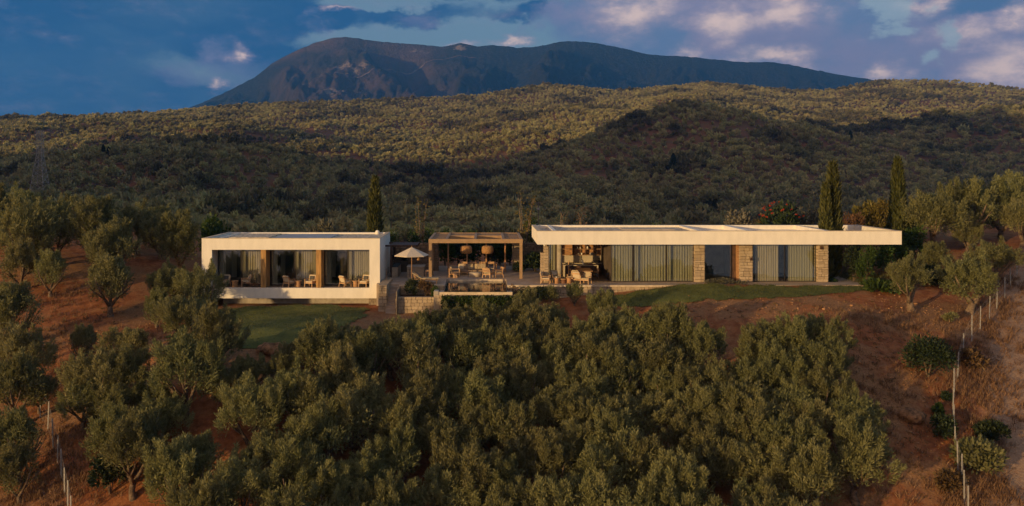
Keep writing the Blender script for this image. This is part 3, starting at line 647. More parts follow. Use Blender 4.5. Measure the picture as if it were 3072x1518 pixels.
# ---------------------------------------------------------------- left villa (its floor lies a step below the terrace)
X0, X1, Y0, Y1, ZT, ZB = -20.83, -7.73, 62.5, 69.2, 3.25, -1.14
OX0, OX1, OZ0, OZ1 = -20.08, -8.50, -.36, 2.43
LV = thing('villa_wing', 'white box-shaped villa wing with a long recessed loggia, floating above red soil', 'building', (-14.3, Y0, ZB))
w_ = MB().box(X0, X1, Y0, Y0+.3, OZ1, ZT).box(X0, X1, Y0, Y0+.3, ZB, OZ0-.02).box(X0, OX0, Y0, Y0+.3, OZ0-.02, OZ1).box(OX1, X1, Y0, Y0+.3, OZ0-.02, OZ1)
w_.build('front_frame', WHITE, LV)
MB().box(X0, X0+.3, Y0+.3, Y1, ZB, ZT).build('side_wall', WHITE, LV); MB().box(X1-.3, X1, Y0+.3, Y1, ZB, ZT).build('side_wall', WHITE, LV)
MB().box(X0+.3, X1-.3, Y1-.3, Y1, ZB, ZT).build('rear_wall', WHITE, LV)
MB().box(X0-.02, X1+.02, Y0-.02, Y0+.28, ZT+.002, ZT+.035).box(X0-.02, X0+.28, Y0+.28, Y1, ZT+.002, ZT+.035).box(X1-.28, X1+.02, Y0+.28, Y1, ZT+.002, ZT+.035).build('roof_trim', COPING, LV)
FZ = OZ0-.02; CZ = OZ1+.04
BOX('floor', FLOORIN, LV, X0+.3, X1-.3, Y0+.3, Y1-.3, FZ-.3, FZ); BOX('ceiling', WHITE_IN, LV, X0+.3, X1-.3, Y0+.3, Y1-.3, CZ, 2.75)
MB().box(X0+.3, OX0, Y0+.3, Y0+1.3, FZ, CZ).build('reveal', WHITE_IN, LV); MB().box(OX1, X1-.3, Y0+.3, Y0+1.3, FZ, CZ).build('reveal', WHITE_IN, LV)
rf = BOX('roof', GRAVEL, LV, X0+.3, X1-.3, Y0+.3, Y1-.3, 2.75, 3.12)
BOX('roof_panel', ROOFPANEL, rf, -16.0, -11.7, Y0+.5, Y1-.9, 3.123, 3.18); BOX('roof_hatch', GRAVEL, rf, -19.4, -16.4, Y0+1.9, Y1-.6, 3.123, 3.20)
BOX('roof_curb', WHITE, rf, -20.0, -19.85, Y0+.4, Y1-.4, 3.123, 3.21)
MB().lathe(-8.7, Y1-.5, [(.16, 3.1), (.17, 3.3), (.12, 3.42), (.02, 3.46)], 10).build('roof_vent', WHITE, rf)
YG = Y0+1.35
PA, PB = (-16.53, -16.15), (-12.45, -12.08)
for (a, b) in (PA, PB): BOX('pier', CLAD, LV, a, b, Y0+.16, YG-.03, FZ, CZ-.01)
for bi, (a, b) in enumerate(((OX0, PA[0]+.01), (PA[1], PB[0]+.01), (PB[1], OX1))):
    mid = a+(b-a)*.50
    window(LV, a+.02, mid-.012, YG+.06, OZ0, CZ); window(LV, mid+.012, b-.02, YG+.06, OZ0, CZ)
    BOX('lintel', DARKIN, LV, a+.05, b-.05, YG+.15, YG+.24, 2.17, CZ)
    curtain(LV, mid-.05, b-.05, YG+.36, OZ0+.03, 2.15, CURT, seed=bi+1); curtain(LV, a+.06, a+.5, YG+.36, OZ0+.03, 2.15, CURT, seed=bi+7)
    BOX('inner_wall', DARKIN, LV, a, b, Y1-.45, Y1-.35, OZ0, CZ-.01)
for x in (-16.34, -12.27): MB().bar((x, Y0+.1, OZ0-.02), (x, Y0+.1, .6), .011, n=6).build('railing_post', RUST, LV)
BOX('plinth', CONC, LV, -19.6, -8.2, 63.7, 63.95, -2.3, ZB-.003); BOX('plinth', DARKIN, LV, -19.6, -19.4, 64, 68.6, -2.3, ZB-.003)
BOX('plinth', MORTAR, LV, -8.6, -7.8, 62.85, 63.6, -2.5, ZB-.003)

# ---------------------------------------------------------------- right villa
RV = thing('villa', 'long low white villa with a deep flat fascia, stone piers and glass walls', 'building', (17, 63, 0))
RX0, RX1, RY0, RY1, RZ0, RZ1 = 3.79, 30.15, 61.5, 68.9, 2.9, 3.86
MB().box(RX0, RX1, RY0, RY0+.35, RZ0, RZ1).build('fascia', WHITE, RV); MB().box(RX0, RX0+.35, RY0+.35, RY1, RZ0, RZ1).build('fascia', WHITE, RV)
MB().box(RX1-.35, RX1, RY0+.35, RY1, RZ0, RZ1).build('fascia', WHITE, RV); MB().box(RX0+.35, RX1-.35, RY1-.35, RY1, RZ0, RZ1).build('fascia', WHITE, RV)
MB().box(RX0-.02, RX1+.02, RY0-.02, RY0+.33, RZ1+.002, RZ1+.03).box(RX0-.02, RX0+.33, RY0+.33, RY1, RZ1+.002, RZ1+.03).box(RX1-.33, RX1+.02, RY0+.33, RY1, RZ1+.002, RZ1+.03).build('roof_trim', COPING, RV)
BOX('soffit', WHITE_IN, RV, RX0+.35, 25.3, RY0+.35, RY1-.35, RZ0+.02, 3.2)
def roofdeck(a, b, z, m): return BOX('roof_deck', m, RV, a, b, RY0+.35, RY1-.35, 3.203, z)
roofdeck(RX0+.35, 5.0, 3.62, GRAVEL); roofdeck(5.25, 15.6, 3.70, GRAVEL); roofdeck(16.0, 19.2, 3.52, WHITE); roofdeck(19.7, 25.0, 3.52, WHITE)
for a, b in ((5.0, 5.25), (15.6, 16.0), (19.2, 19.7), (25.0, 25.3)): BOX('roof_rib', WHITE, RV, a, b, RY0+.35, RY1-.35, 3.203, 3.852)
for a, b, c, d_ in ((6.0, 9.5, 63.2, 65.4), (10.2, 15.0, 62.6, 63.4), (10.6, 14.6, 65.2, 67.6)): BOX('roof_strip', COPING, RV, a, b, c, d_, 3.70, 3.735)
for a, b in ((16.3, 18.9), (20.2, 24.6)): BOX('skylight_curb', WHITE, RV, a, b, 64.4, 64.6, 3.523, 3.74)
YF = 63.0
for nm, a, b, y0, s_ in (('A', 4.38, 4.68, 62.5, 'flr'), ('B', 15.52, 16.26, YF-.05, 'flr'), ('C', 18.86, 19.81, YF-.05, 'flr'), ('D', 24.65, 25.41, YF-.05, 'flr')):
    pier(RV, 'pier', a, b, y0, y0+.75, 0, RZ0+.02, 'l', s_)
pier(RV, 'pier', 4.14, 4.38, 62.58, 63.2, 0, 2.2, 'l', 'fl')
MB().lathe(5.72, 65.2, [(.205, 0), (.205, 2.92)], 20).build('round_column', CONC, RV, True)
BOX('inner_floor', FLOORIN, RV, 4.7, 25.4, YF+.05, 68.5, -.05, .006)
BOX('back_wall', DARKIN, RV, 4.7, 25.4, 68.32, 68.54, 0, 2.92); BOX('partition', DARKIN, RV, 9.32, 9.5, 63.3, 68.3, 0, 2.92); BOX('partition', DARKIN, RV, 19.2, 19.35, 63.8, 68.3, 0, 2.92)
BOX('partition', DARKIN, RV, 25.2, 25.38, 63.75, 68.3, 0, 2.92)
# left glazed corner
window(RV, 4.72, 5.28, 65.9, 0, 2.9); curtain(RV, 4.95, 5.5, 66.2, .02, 2.85, CURT_OL, seed=31)
# big glazed front
gx = [9.32, 11.0, 13.45, 15.50]
for a, b in zip(gx[:-1], gx[1:]): window(RV, a+.012, b-.012, YF+.05, .01, 2.9)
curtain(RV, 9.36, 10.95, YF+.32, .02, 2.78, CURT_OL, .2, .06, 41); curtain(RV, 11.15, 15.45, YF+.55, .02, 2.78, CURT_OL, .2, .06, 44)
window(RV, 16.27, 18.28, YF+.05, .01, 2.9); BOX('wood_reveal', DARKWOOD, RV, 18.29, 18.62, YF+.1, YF+.5, 0, 2.9); BOX('door_jamb', WOOD, RV, 18.62, 18.82, YF-.02, YF+.5, 0, 2.9)
window(RV, 19.85, 22.26, YF+.12, .01, 2.9); window(RV, 22.28, 24.62, YF+.2, .01, 2.9)
curtain(RV, 20.15, 21.9, YF+.42, .02, 2.8, CURT, .19, .05, 51); curtain(RV, 22.6, 24.5, YF+.46, .02, 2.8, CURT_OL, .19, .05, 53)
for x, z in ((24.85, 2.55), (19.68, 1.72)): MB().box(x-.07, x+.07, YF-.24, YF-.10, z-.12, z+.12).build('wall_lamp', RUST, RV)
MB().lathe(4.35, 62.2, [(.05, 2.72), (.06, 2.8), (.05, 2.92)], 8).build('soffit_spot', CERAM, RV)
BOX('pier', MORTAR_DK, RV, 28.4, 28.9, 66.8, 67.6, -.6, RZ0-.002)
# kitchen, built in
K = RV
BOX('backsplash', BEIGE, K, 6.0, 9.3, 68.2, 68.30, .9, 1.5); BOX('wall_panel', WOOD, K, 6.0, 9.3, 68.23, 68.31, 1.5, 2.9)
BOX('kitchen_counter', BEIGE, K, 6.0, 9.3, 67.55, 68.19, .86, .91); BOX('cabinet', DARKWOOD, K, 6.02, 9.28, 67.6, 68.19, 0.01, .857)
for z, a, b in ((1.5, 6.2, 9.28), (1.98, 6.2, 9.28)): BOX('shelf', WOODPALE, K, a, b, 67.9, 68.22, z, z+.035)
for x in (7.0, 8.0, 8.9): BOX('shelf_divider', DARKWOOD, K, x, x+.09, 67.95, 68.22, 1.54, 2.7)
ORDV = ['first', 'second', 'third', 'fourth', 'fifth', 'sixth']
VASES = ((8.45, 1.54, .07), (8.58, 1.54, .09), (8.73, 1.54, .06), (7.5, 1.54, .06), (7.75, 1.54, .07), (7.4, 2.02, .07), (7.62, 2.02, .06), (8.2, 2.02, .09), (8.75, 2.02, .06))
for x, z, s_ in VASES:
    o = MB().lathe(x, 68.05, [(s_*.7, z), (s_, z+s_*.8), (s_*.8, z+s_*1.6), (s_*.4, z+s_*2), (s_*.45, z+s_*2.3)], 10).build('vase', CERAM, None, True)
    tag(o, 'small pale vase, %s from the left on the %s kitchen shelf' % (ORDV[sum(1 for q in VASES if q[1] == z and q[0] < x)], 'lower' if z < 1.8 else 'upper'), 'vase', 'vases on the kitchen shelves')
isl = thing('kitchen_island', 'kitchen island with pale waterfall worktop inside the open villa room', 'kitchen island', (7.45, 66.4, 0))
MB().box(6.13, 8.80, 66.0, 66.9, .86, .92).box(8.72, 8.80, 66.0, 66.9, .01, .86).box(6.13, 6.21, 66.0, 66.9, .01, .86).build('worktop', BEIGE, isl); BOX('cabinet', DARKWOOD, isl, 6.22, 8.71, 66.25, 66.85, .02, .857)
o = MB().lathe(9.08, 67.85, [(.12, .912), (.13, 1.05), (.1, 1.12)], 10).box(8.72, 8.98, 67.75, 67.95, .912, 1.10, .02).box(8.98, 9.2, 67.8, 67.88, 1.22, 1.26).box(9.17, 9.2, 67.8, 67.88, 1.1, 1.22).build('coffee_machine', BLACK)
tag(o, 'black coffee machine on the kitchen counter at the back', 'coffee machine')
sc_ = MB(); sc_.quad((7.62, 66.4, .93), (7.74, 66.35, .93), (7.64, 66.3, 1.34), (7.52, 66.36, 1.22)); sc_.quad((7.62, 66.44, .93), (7.52, 66.4, 1.22), (7.64, 66.34, 1.34), (7.74, 66.39, .93)); sc_.box(7.6, 7.76, 66.3, 66.46, .921, .935)
tag(sc_.build('table_sculpture', CERAM), 'white slanting sculpture standing on the kitchen island', 'sculpture')
tag(MB().lathe(6.55, 66.3, [(.06, .921), (.08, 1.05), (.03, 1.15), (.03, 1.25)], 10).build('oil_bottle', WOODPALE, None, True), 'amber bottle at the left end of the kitchen island', 'bottle')
tag(MB().lathe(8.2, 66.3, [(.08, .921), (.2, .95), (.22, .97)], 12).build('fruit_bowl', mat('red_bowl', (.3, .04, .02), .5), None, True), 'low red bowl on the kitchen island', 'bowl')

# ---------------------------------------------------------------- terrace, stairs, pool
TZ = 0.0
tm = MB().box(-6.1, -2.9, 61.45, 74, -1.6, TZ).box(-2.9, 1.6, 64.75, 74, -1.6, TZ).box(1.6, 30.0, 61.3, 62.9, -1.2, TZ).box(1.6, 4.7, 62.9, 74, -1.2, TZ).box(4.7, 30.0, 62.9, 69.5, -1.2, TZ-.08).box(-7.9, -6.1, 61.9, 74, -1.6, TZ-.004)
terr = tag(tm.build('terrace', DECK), kind='structure')
cp = MB().box(-6.2, -2.9, 61.3, 61.45, -.10, .006).box(1.6, 25.5, 61.15, 61.3, -.12, .004); tag(cp.build('terrace_edge', COPING), kind='structure')
TW = thing('terrace_wall', 'low stone wall carrying the terrace edge before the villa', 'wall', (9, 61.3, -1))
BOX('core', MORTAR, TW, 1.6, 17.0, 61.27, 61.3, -1.5, -.122); stones(TW, 'l', (1.6, 61.26, 0), (1, 0, 0), 14.5, -1.0, -.125, (0, -1, 0), .17, .28, .25, .5)
LW = thing('terrace_wall', 'stone retaining wall below the sun lounger beside the stair', 'wall', (-4.6, 61.3, -2.4))
BOX('core', MORTAR, LW, -6.1, -2.95, 61.36, 61.44, -2.6, -.102); stones(LW, 'l', (-6.1, 61.36, 0), (1, 0, 0), 3.1, -1.6, -.105, (0, -1, 0))
LW2 = thing('planter_wall', 'lower stone planter wall under the round shrub by the stair', 'wall', (-5, 59.6, -2.6))
BOX('core', MORTAR, LW2, -6.08, -3.3, 59.5, 59.9, -3.4, -.62); stones(LW2, 'l', (-6.1, 59.5, 0), (1, 0, 0), 2.8, -2.6, -.6, (0, -1, 0)); BOX('planter_soil', mat('dark_soil', (.09, .045, .025), .95, .3, 4), LW2, -6.05, -3.3, 59.9, 61.3, -1.4, -.68)
SW = thing('stair_wall', 'stone wall with a sloping end beside the stair and white wing', 'wall', (-7.25, 62, -3))
BOX('core', MORTAR, SW, -7.50, -6.99, 60.05, 64.0, -3.2, .05); stones(SW, 'l', (-7.55, 60.02, 0), (1, 0, 0), .62, -3.0, .08, (0, -1, 0)); stones(SW, 'l', (-6.95, 60.1, 0), (0, 1, 0), 3.9, -2.2, .08, (1, 0, 0))
BOX('cap', STONE, SW, -7.56, -6.93, 60.0, 64.05, .08, .15, .02)
for x, y in ((-7.25, 60.6), (-7.2, 61.6)): MB().bar((x, y+2, .15), (x, y+2, 1.05), .014, n=6).build('handrail_post', RUST, SW)
SW2 = thing('stair_wall', 'stone wall on the right of the stair below the terrace corner', 'wall', (-6, 60.5, -3))
BOX('core', MORTAR, SW2, -6.18, -6.11, 59.0, 61.9, -3.6, -.15); stones(SW2, 'l', (-6.2, 61.4, 0), (0, -1, 0), 2.3, -3.0, -.15, (-1, 0, 0), zfun=lambda u: -.1-max(0, u-.3)*.3)
STR = thing('stair', 'narrow stone stair descending from the terrace between two walls', 'stair', (-6.55, 60, -3))
for i in range(12): BOX('step', DECK, STR, -6.94, -6.22, 61.85-(i+1)*.29, 61.86-i*.29+.02, -3.6, -.17-i*.185+.001*i, .0)
PL = thing('swimming_pool', 'small rectangular infinity pool with pale overflow wall in the terrace', 'swimming pool', (-.65, 62, -1.5))
MB().box(-3.2, 1.9, 58.85, 59.1, -1.6, -.17).build('overflow_wall', COPING, PL); BOX('back_wall', COPING, PL, -2.7, 1.36, 64.58, 64.745, -1.6, -.004)
BOX('side_wall', COPING, PL, -2.86, -2.65, 59.1, 64.745, -1.6, -.175); BOX('side_wall', COPING, PL, 1.34, 1.55, 59.1, 64.745, -1.6, -.175)
BOX('basin_floor', mat('pool_plaster', (.10, .14, .15), .7), PL, -2.65, 1.34, 59.1, 64.58, -1.6, -1.4)
m = bpy.data.materials.new('pool_water'); m.use_nodes = True; t = m.node_tree; t.nodes.clear(); g = NT(t); out = g.n('ShaderNodeOutputMaterial'); a = g.n('ShaderNodeBsdfDiffuse'); a.inputs[0].default_value = (.02, .035, .04, 1)
b = g.n('ShaderNodeBsdfGlossy'); b.inputs['Roughness'].default_value = .03; nz = g.noise(g.n('ShaderNodeTexCoord').outputs['Object'], 5, 3, .5); bp = g.n('ShaderNodeBump'); bp.inputs['Strength'].default_value = .07; bp.inputs['Distance'].default_value = .05
t.links.new(nz, bp.inputs['Height']); t.links.new(bp.outputs[0], b.inputs['Normal']); f = g.n('ShaderNodeFresnel'); f.inputs['IOR'].default_value = 1.33; k = g.m('ADD', g.m('MULTIPLY', f.outputs[0], 1.15), .1, clamp=True)
mx = g.n('ShaderNodeMixShader'); t.links.new(k, mx.inputs[0]); t.links.new(a.outputs[0], mx.inputs[1]); t.links.new(b.outputs[0], mx.inputs[2]); t.links.new(mx.outputs[0], out.inputs[0])
meshobj('water', [(-2.84, 58.87, -.155), (1.53, 58.87, -.155), (1.53, 64.578, -.155), (-2.84, 64.578, -.155)], [(0, 1, 2, 3)], m, PL)
BOX('pool_corner', CONC, PL, -3.55, -3.2, 58.8, 59.6, -1.6, -.1, .03)
BOX('overflow_channel', CONC, PL, -3.2, -2.87, 59.1, 61.25, -1.6, -.35); BOX('overflow_channel', CONC, PL, 1.56, 1.9, 59.1, 61.1, -1.6, -.35)
# pale stone face below the overflow wall
PW = thing('pool_wall', 'pale stone wall under the pool overgrown by ivy', 'wall', (-.6, 58.8, -3)); BOX('core', MORTAR, PW, -3.5, 1.9, 58.82, 58.95, -3.6, -.36)
stones(PW, 'l', (-3.5, 58.82, 0), (1, 0, 0), 1.6, -1.8, -.36, (0, -1, 0))

# ---------------------------------------------------------------- pergola
PG = thing('pergola', 'large brown timber pergola with reed roof over the lounge by the pool', 'pergola', (-.7, 68, 0))
QX0, QX1, QY0, QY1 = -4.31, 2.88, 64.9, 72.0
BOX('beam', PERG, PG, QX0, QX1, QY0, QY0+.2, 2.72, 3.03); BOX('beam', PERG, PG, QX0, QX1, QY1-.2, QY1, 2.72, 3.03); BOX('beam', PERG, PG, QX0, QX0+.2, QY0+.2, QY1-.2, 2.72, 3.03); BOX('beam', PERG, PG, QX1-.2, QX1, QY0+.2, QY1-.2, 2.72, 3.03)
for x in (-2.95, -.75, 1.42): BOX('rafter', PERG, PG, x-.1, x+.1, QY0+.2, QY1-.2, 2.74, 3.025)
for a, b, c, d_ in ((QX0+.2, -3.05, QY0+.2, QY1-.2), (1.52, QX1-.2, QY0+.2, QY1-.2), (-2.85, -.85, 68.9, QY1-.2), (-.65, 1.32, 68.9, QY1-.2)):
    n_ = int((d_-c)/.16)
    for i in range(n_): BOX('slat', SLAT, PG, a, b, c+i*.16, c+i*.16+.135, 2.90, 2.985)
BOX('beam', PERG, PG, -2.85, -.85, 68.7, 68.89, 2.76, 3.02); BOX('beam', PERG, PG, -.65, 1.32, 68.7, 68.89, 2.76, 3.02)
BOX('post', PERG, PG, QX0+.02, QX0+.24, QY0+.02, QY0+.24, 0, 2.719); BOX('post', PERG, PG, QX1-.24, QX1-.02, QY0+.02, QY0+.24, 0, 2.719)
BOX('post', PERG, PG, QX0+.02, QX0+.22, 67.2, 67.4, 0, 2.719)
for x in (-3.0, -1.47, .1, 1.64): BOX('post', WOOD, PG, x-.06, x+.06, 69.3, 69.42, 0, 2.92)
for x, nm in ((-1.5, 'left'), (.2, 'right')):
    L_ = thing('pendant_lamp', 'big woven pendant lamp hanging at the %s under the pergola' % nm, 'lamp', (x, 67.3, 1.7), 'woven pendant lamps')
    MB().lathe(x, 67.3, [(.36, 1.70), (.44, 1.74), (.47, 1.9), (.45, 2.2), (.37, 2.3), (.1, 2.32)], 20).build('lamp_shade', WICKER, L_, True); MB().bar((x, 67.3, 2.3), (x, 67.3, 2.74), .012, n=6).build('cord', BLACK, L_); MB().bar((x-.05, 67.3, 2.73), (x+.05, 67.3, 2.73), .05, .02).build('ceiling_rose', BLACK, L_)
pw = thing('stone_pier', 'narrow stone pier at the right rear of the pergola', 'pier', (2.6, 70, 0)); pier(pw, 'core', 2.30, 2.86, 70.0, 70.8, 0, 2.71, 'l', 'fl')
BW = thing('stone_wall', 'rough brown stone wall behind the outdoor kitchen', 'wall', (-6, 70.2, 0)); pier(BW, 'core', -8.3, -3.85, 70.0, 70.45, -.1, 2.3, 'd', 'fr')
BW2 = thing('stone_wall', 'rough brown stone wall between pergola and long villa', 'wall', (4.1, 72.2, 0)); pier(BW2, 'core', 2.9, 6.6, 72.0, 72.4, -.1, 2.15, 'd', 'f')
# outdoor kitchen under a rusty canopy
CN = thing('canopy', 'small rust-brown steel canopy beside the white wing', 'canopy', (-6.6, 67, 0))
BOX('beam', RUST, CN, -7.72, -5.24, 65.8, 65.9, 2.36, 2.5); BOX('beam', RUST, CN, -7.72, -5.24, 68.5, 68.6, 2.36, 2.5); BOX('beam', RUST, CN, -5.36, -5.24, 65.9, 68.5, 2.36, 2.5)
for i in range(13): BOX('slat', RUST, CN, -7.38, -5.37, 65.95+i*.195, 65.95+i*.195+.16, 2.44, 2.49)
BOX('post', RUST, CN, -7.32, -7.2, 65.82, 65.94, 0, 2.358); BOX('post', RUST, CN, -7.32, -7.2, 68.46, 68.58, 0, 2.358)
CT = thing('outdoor_counter', 'board-marked concrete counter block right of the umbrella pole', 'counter', (-5.4, 66.2, 0)); BOX('body', COUNTER, CT, -6.02, -4.72, 65.6, 67.0, 0, .80); BOX('worktop', CONC, CT, -6.05, -4.69, 65.57, 67.03, .803, .86); BOX('groove', BLACK, CT, -5.86, -5.84, 65.585, 65.6, .05, .7)
CT2 = thing('outdoor_counter', 'concrete kitchen counter against the side of the white wing', 'counter', (-7.4, 66.2, 0)); BOX('body', COUNTER, CT2, -7.19, -6.75, 65.62, 68.2, 0, .80); BOX('worktop', BLACK, CT2, -7.19, -6.72, 65.6, 68.2, .803, .86)
FH = thing('fireplace_hood', 'black steel fire bucket and flue against the stone wall', 'fireplace', (-7.15, 69.6, .9))
MB().bar((-7.45, 69.7, 1.35), (-7.45, 69.7, 2.25), .07, n=10).build('flue', BLACK, FH); MB().lathe(-7.45, 69.7, [(.08, 1.08), (.22, 1.2), (.26, 1.38), (.07, 1.4)], 14).build('bucket', BLACK, FH, True); MB().bar((-7.45, 69.7, .9), (-7.45, 69.7, 1.1), .03, n=6).build('stand', BLACK, FH)
BOX('hearth', DARKIN, FH, -8.0, -6.3, 69.3, 69.93, 0, .9)
FB = thing('fire_bowl', 'wide black fire bowl on the wall ledge behind the umbrella', 'fire bowl', (-6.6, 69.6, .9)); MB().lathe(-6.62, 69.6, [(.16, .95), (.2, 1.0), (.42, 1.2), (.43, 1.24), (.38, 1.22), (.1, 1.08)], 18).build('bowl', BLACK, FB, True); MB().lathe(-6.62, 69.6, [(.12, .903), (.1, .96)], 10).build('foot', BLACK, FB)
# ---------------------------------------------------------------- furniture (built at the origin facing -y, then placed)
GRP = {}
def lounge_chair(label, x, y, rz, z=0.0, cush=CUSH, pillow=None, group=None, wood=WOODPALE, slats=False):
    t = thing('lounge_chair', label, 'chair', (0, 0, 0), group)
    for sx in (-1, 1):
        MB().bar((sx*.31, -.30, 0), (sx*.30, -.27, .56), .022).build('leg', wood, t); MB().bar((sx*.31, .36, 0), (sx*.29, .27, .40), .022).bar((sx*.29, .27, .40), (sx*.28, .36, .78), .02).build('leg', wood, t)
        MB().bar((sx*.31, -.31, .575), (sx*.30, .30, .555), .028, .016).build('arm', wood, t)
    MB().box(-.29, .29, -.27, -.23, .26, .33).box(-.29, .29, .25, .29, .24, .31).box(-.31, -.28, -.23, .25, .26, .32).box(.28, .31, -.23, .25, .26, .32).build('seat_frame', wood, t)
    b = MB().box(-.275, .275, -.27, .24, .33, .44, .04); b.build('seat_cushion', cush, t)
    M = Matrix.Translation((0, .27, .42)) @ Matrix.Rotation(math.radians(-14), 4, 'X')
    if slats:
        s_ = MB()
        for i in range(4): s_.box(-.27, .27, 0, .02, .05+i*.09, .11+i*.09)
        s_.xform(M).build('back_slats', wood, t)
    else: MB().box(-.27, .27, -.06, .05, 0, .44, .04).xform(M).build('back_cushion', cush, t)
    MB().box(-.29, .29, .05, .08, .30, .38).xform(M).build('back_rail', wood, t)
    if pillow: MB().box(-.19, .19, -.15, -.065, .04, .34, .04).xform(M).build('pillow', pillow, t)
    return move(t, (x, y, z), rz)
def drum_table(label, x, y, r=.2, h=.42, m=WOOD, group=None, top=.08):
    t = thing('side_table', label, 'table', (0, 0, 0), group)
    MB().lathe(0, 0, [(r, 0), (r, h-.03)], 16).build('drum', m, t, False); MB().lathe(0, 0, [(r+top, h-.028), (r+top, h)], 18).build('table_top', WOODPALE, t); return move(t, (x, y, 0))
yc = 63.3; zf_ = -.375
A = 'loggia chairs'
lounge_chair('shaded lounge chair in the leftmost bay of the loggia', -19.4, yc, -.25, zf_, CUSH, CUSH_GY, A); lounge_chair('lounge chair turned left with a large upright cushion in the left bay', -17.87, yc+.15, -1.2, zf_, CUSH, CUSH, A)
move(drum_table('drum side table between the chairs of the left loggia bay', 0, 0, .2, .44, WOOD, 'loggia side tables'), (-18.6, yc-.1, zf_))
HM_ = thing('leather_recliner', 'low brown folding recliner lying open in the left loggia bay', 'recliner', (-17.4, 63.2, zf_))
V = []; prof = [(-18.0, .42), (-17.7, .28), (-17.4, .21), (-17.1, .19), (-16.85, .21), (-16.65, .25)]
for x, z in prof: V += [(x, 62.95, z+zf_), (x, 63.45, z+zf_)]
meshobj('sling', V+[(a, b, c-.025) for a, b, c in V], [(2*i, 2*i+2, 2*i+3, 2*i+1) for i in range(5)]+[(12+2*i, 13+2*i, 15+2*i, 14+2*i) for i in range(5)], mat('tan_leather', (.20, .095, .045), .6, .15, 4), HM_)
for y in (62.97, 63.43): MB().bar((-17.98, y, .4+zf_), (-17.1, y, 0.02+zf_), .02).build('frame', DARKWOOD, HM_); MB().bar((-17.8, y, 0.02+zf_), (-16.7, y, .22+zf_), .02).build('frame', DARKWOOD, HM_)
lounge_chair('lounge chair seen from behind in the middle loggia bay', -14.55, yc-.1, 2.5, zf_, CUSH, None, A); lounge_chair('lounge chair with a dark pillow at the right of the middle loggia bay', -12.98, yc-.1, -.35, zf_, CUSH, CUSH_GY, A)
move(drum_table('drum side table in the middle loggia bay', 0, 0, .18, .44, WOOD, 'loggia side tables'), (-13.87, yc-.1, zf_))
lounge_chair('lounge chair seen from behind in the right loggia bay', -10.38, yc-.1, 2.4, zf_, CUSH, None, A); lounge_chair('lounge chair with a dark pillow at the right end of the loggia', -8.97, yc-.1, -.35, zf_, CUSH, CUSH_GY, A)
move(drum_table('drum side table in the right loggia bay', 0, 0, .2, .44, WOOD, 'loggia side tables'), (-9.6, yc-.1, zf_))
# terrace of the long villa
B = 'terrace armchairs'
lounge_chair('pale wood armchair at the left of the villa terrace, turned right', 4.45, 62.1, 1.35, 0, CUSH, CUSH_BR, B); lounge_chair('armchair with sand cushion behind the first drum table', 5.2, 62.95, .25, 0, CUSH_OL, CUSH, B)
lounge_chair('armchair with a red-dotted pillow beside the oak dining table', 6.5, 62.95, -.6, 0, CUSH_OL, CUSH_OL, B); lounge_chair('armchair with cream back seen from behind near the dining table', 6.85, 62.3, 2.6, 0, CUSH, None, B)
lounge_chair('pale wood armchair at the right of the villa terrace group', 7.35, 61.95, -.5, 0, CUSH_OL, None, B)
drum_table('round drum table with a candle in front of the left armchairs', 5.25, 62.2, .17, .42, WOOD); drum_table('low dark drum table between the terrace tables', 5.75, 62.4, .2, .32, mat('walnut', (.20, .095, .05), .6, .15, 4)); drum_table('drum table half hidden by the olive shrub on the terrace', 6.15, 62.1, .17, .45, WOOD)
tag(MB().lathe(5.22, 62.2, [(.035, .421), (.04, .47), (.03, .5)], 8).build('candle', CERAM), 'white candle on the round terrace drum table', 'candle')
T = thing('dining_table', 'oak dining table with a solid block base in the open room', 'table', (7.45, 64.2, 0))
BOX('table_top', WOOD, T, 6.89, 8.05, 63.4, 65.3, .72, .78, .01)
for i in range(6): BOX('base_board', WOOD, T, 7.06+i*.145, 7.06+i*.145+.138, 63.6, 64.9, .006, .719, .008)
def dining_chair(label, x, y, rz, z=0.0, wood=WOOD, seat=CUSH, group=None, h=.86):
    t = thing('dining_chair', label, 'chair', (0, 0, 0), group)
    for sx in (-1, 1): MB().bar((sx*.23, -.22, 0), (sx*.22, -.2, .44), .02).build('leg', wood, t); MB().bar((sx*.23, .24, 0), (sx*.21, .2, .44), .02).bar((sx*.21, .2, .44), (sx*.22, .27, h), .018).build('leg', wood, t)
    MB().box(-.24, .24, -.23, .22, .42, .46, .01).build('seat', seat, t)
    b = MB()
    for i in range(6):
        a = -.5+i*.2; b.box(-.24+i*.08, -.16+i*.08, .22-abs(a)*.06, .25-abs(a)*.06, h-.18, h)
    b.build('backrest', wood, t); MB().bar((-.24, -.18, .63), (-.24, .22, .65), .02, .014).bar((.24, -.18, .63), (.24, .22, .65), .02, .014).build('arms', wood, t)
    return move(t, (x, y, z), rz)
dining_chair('dark dining chair at the left of the oak table', 6.65, 64.2, 1.57, .006, DARKWOOD, CUSH_GY); dining_chair('dark dining chair at the right of the oak table', 8.3, 64.1, -1.57, .006, DARKWOOD, CUSH_GY)
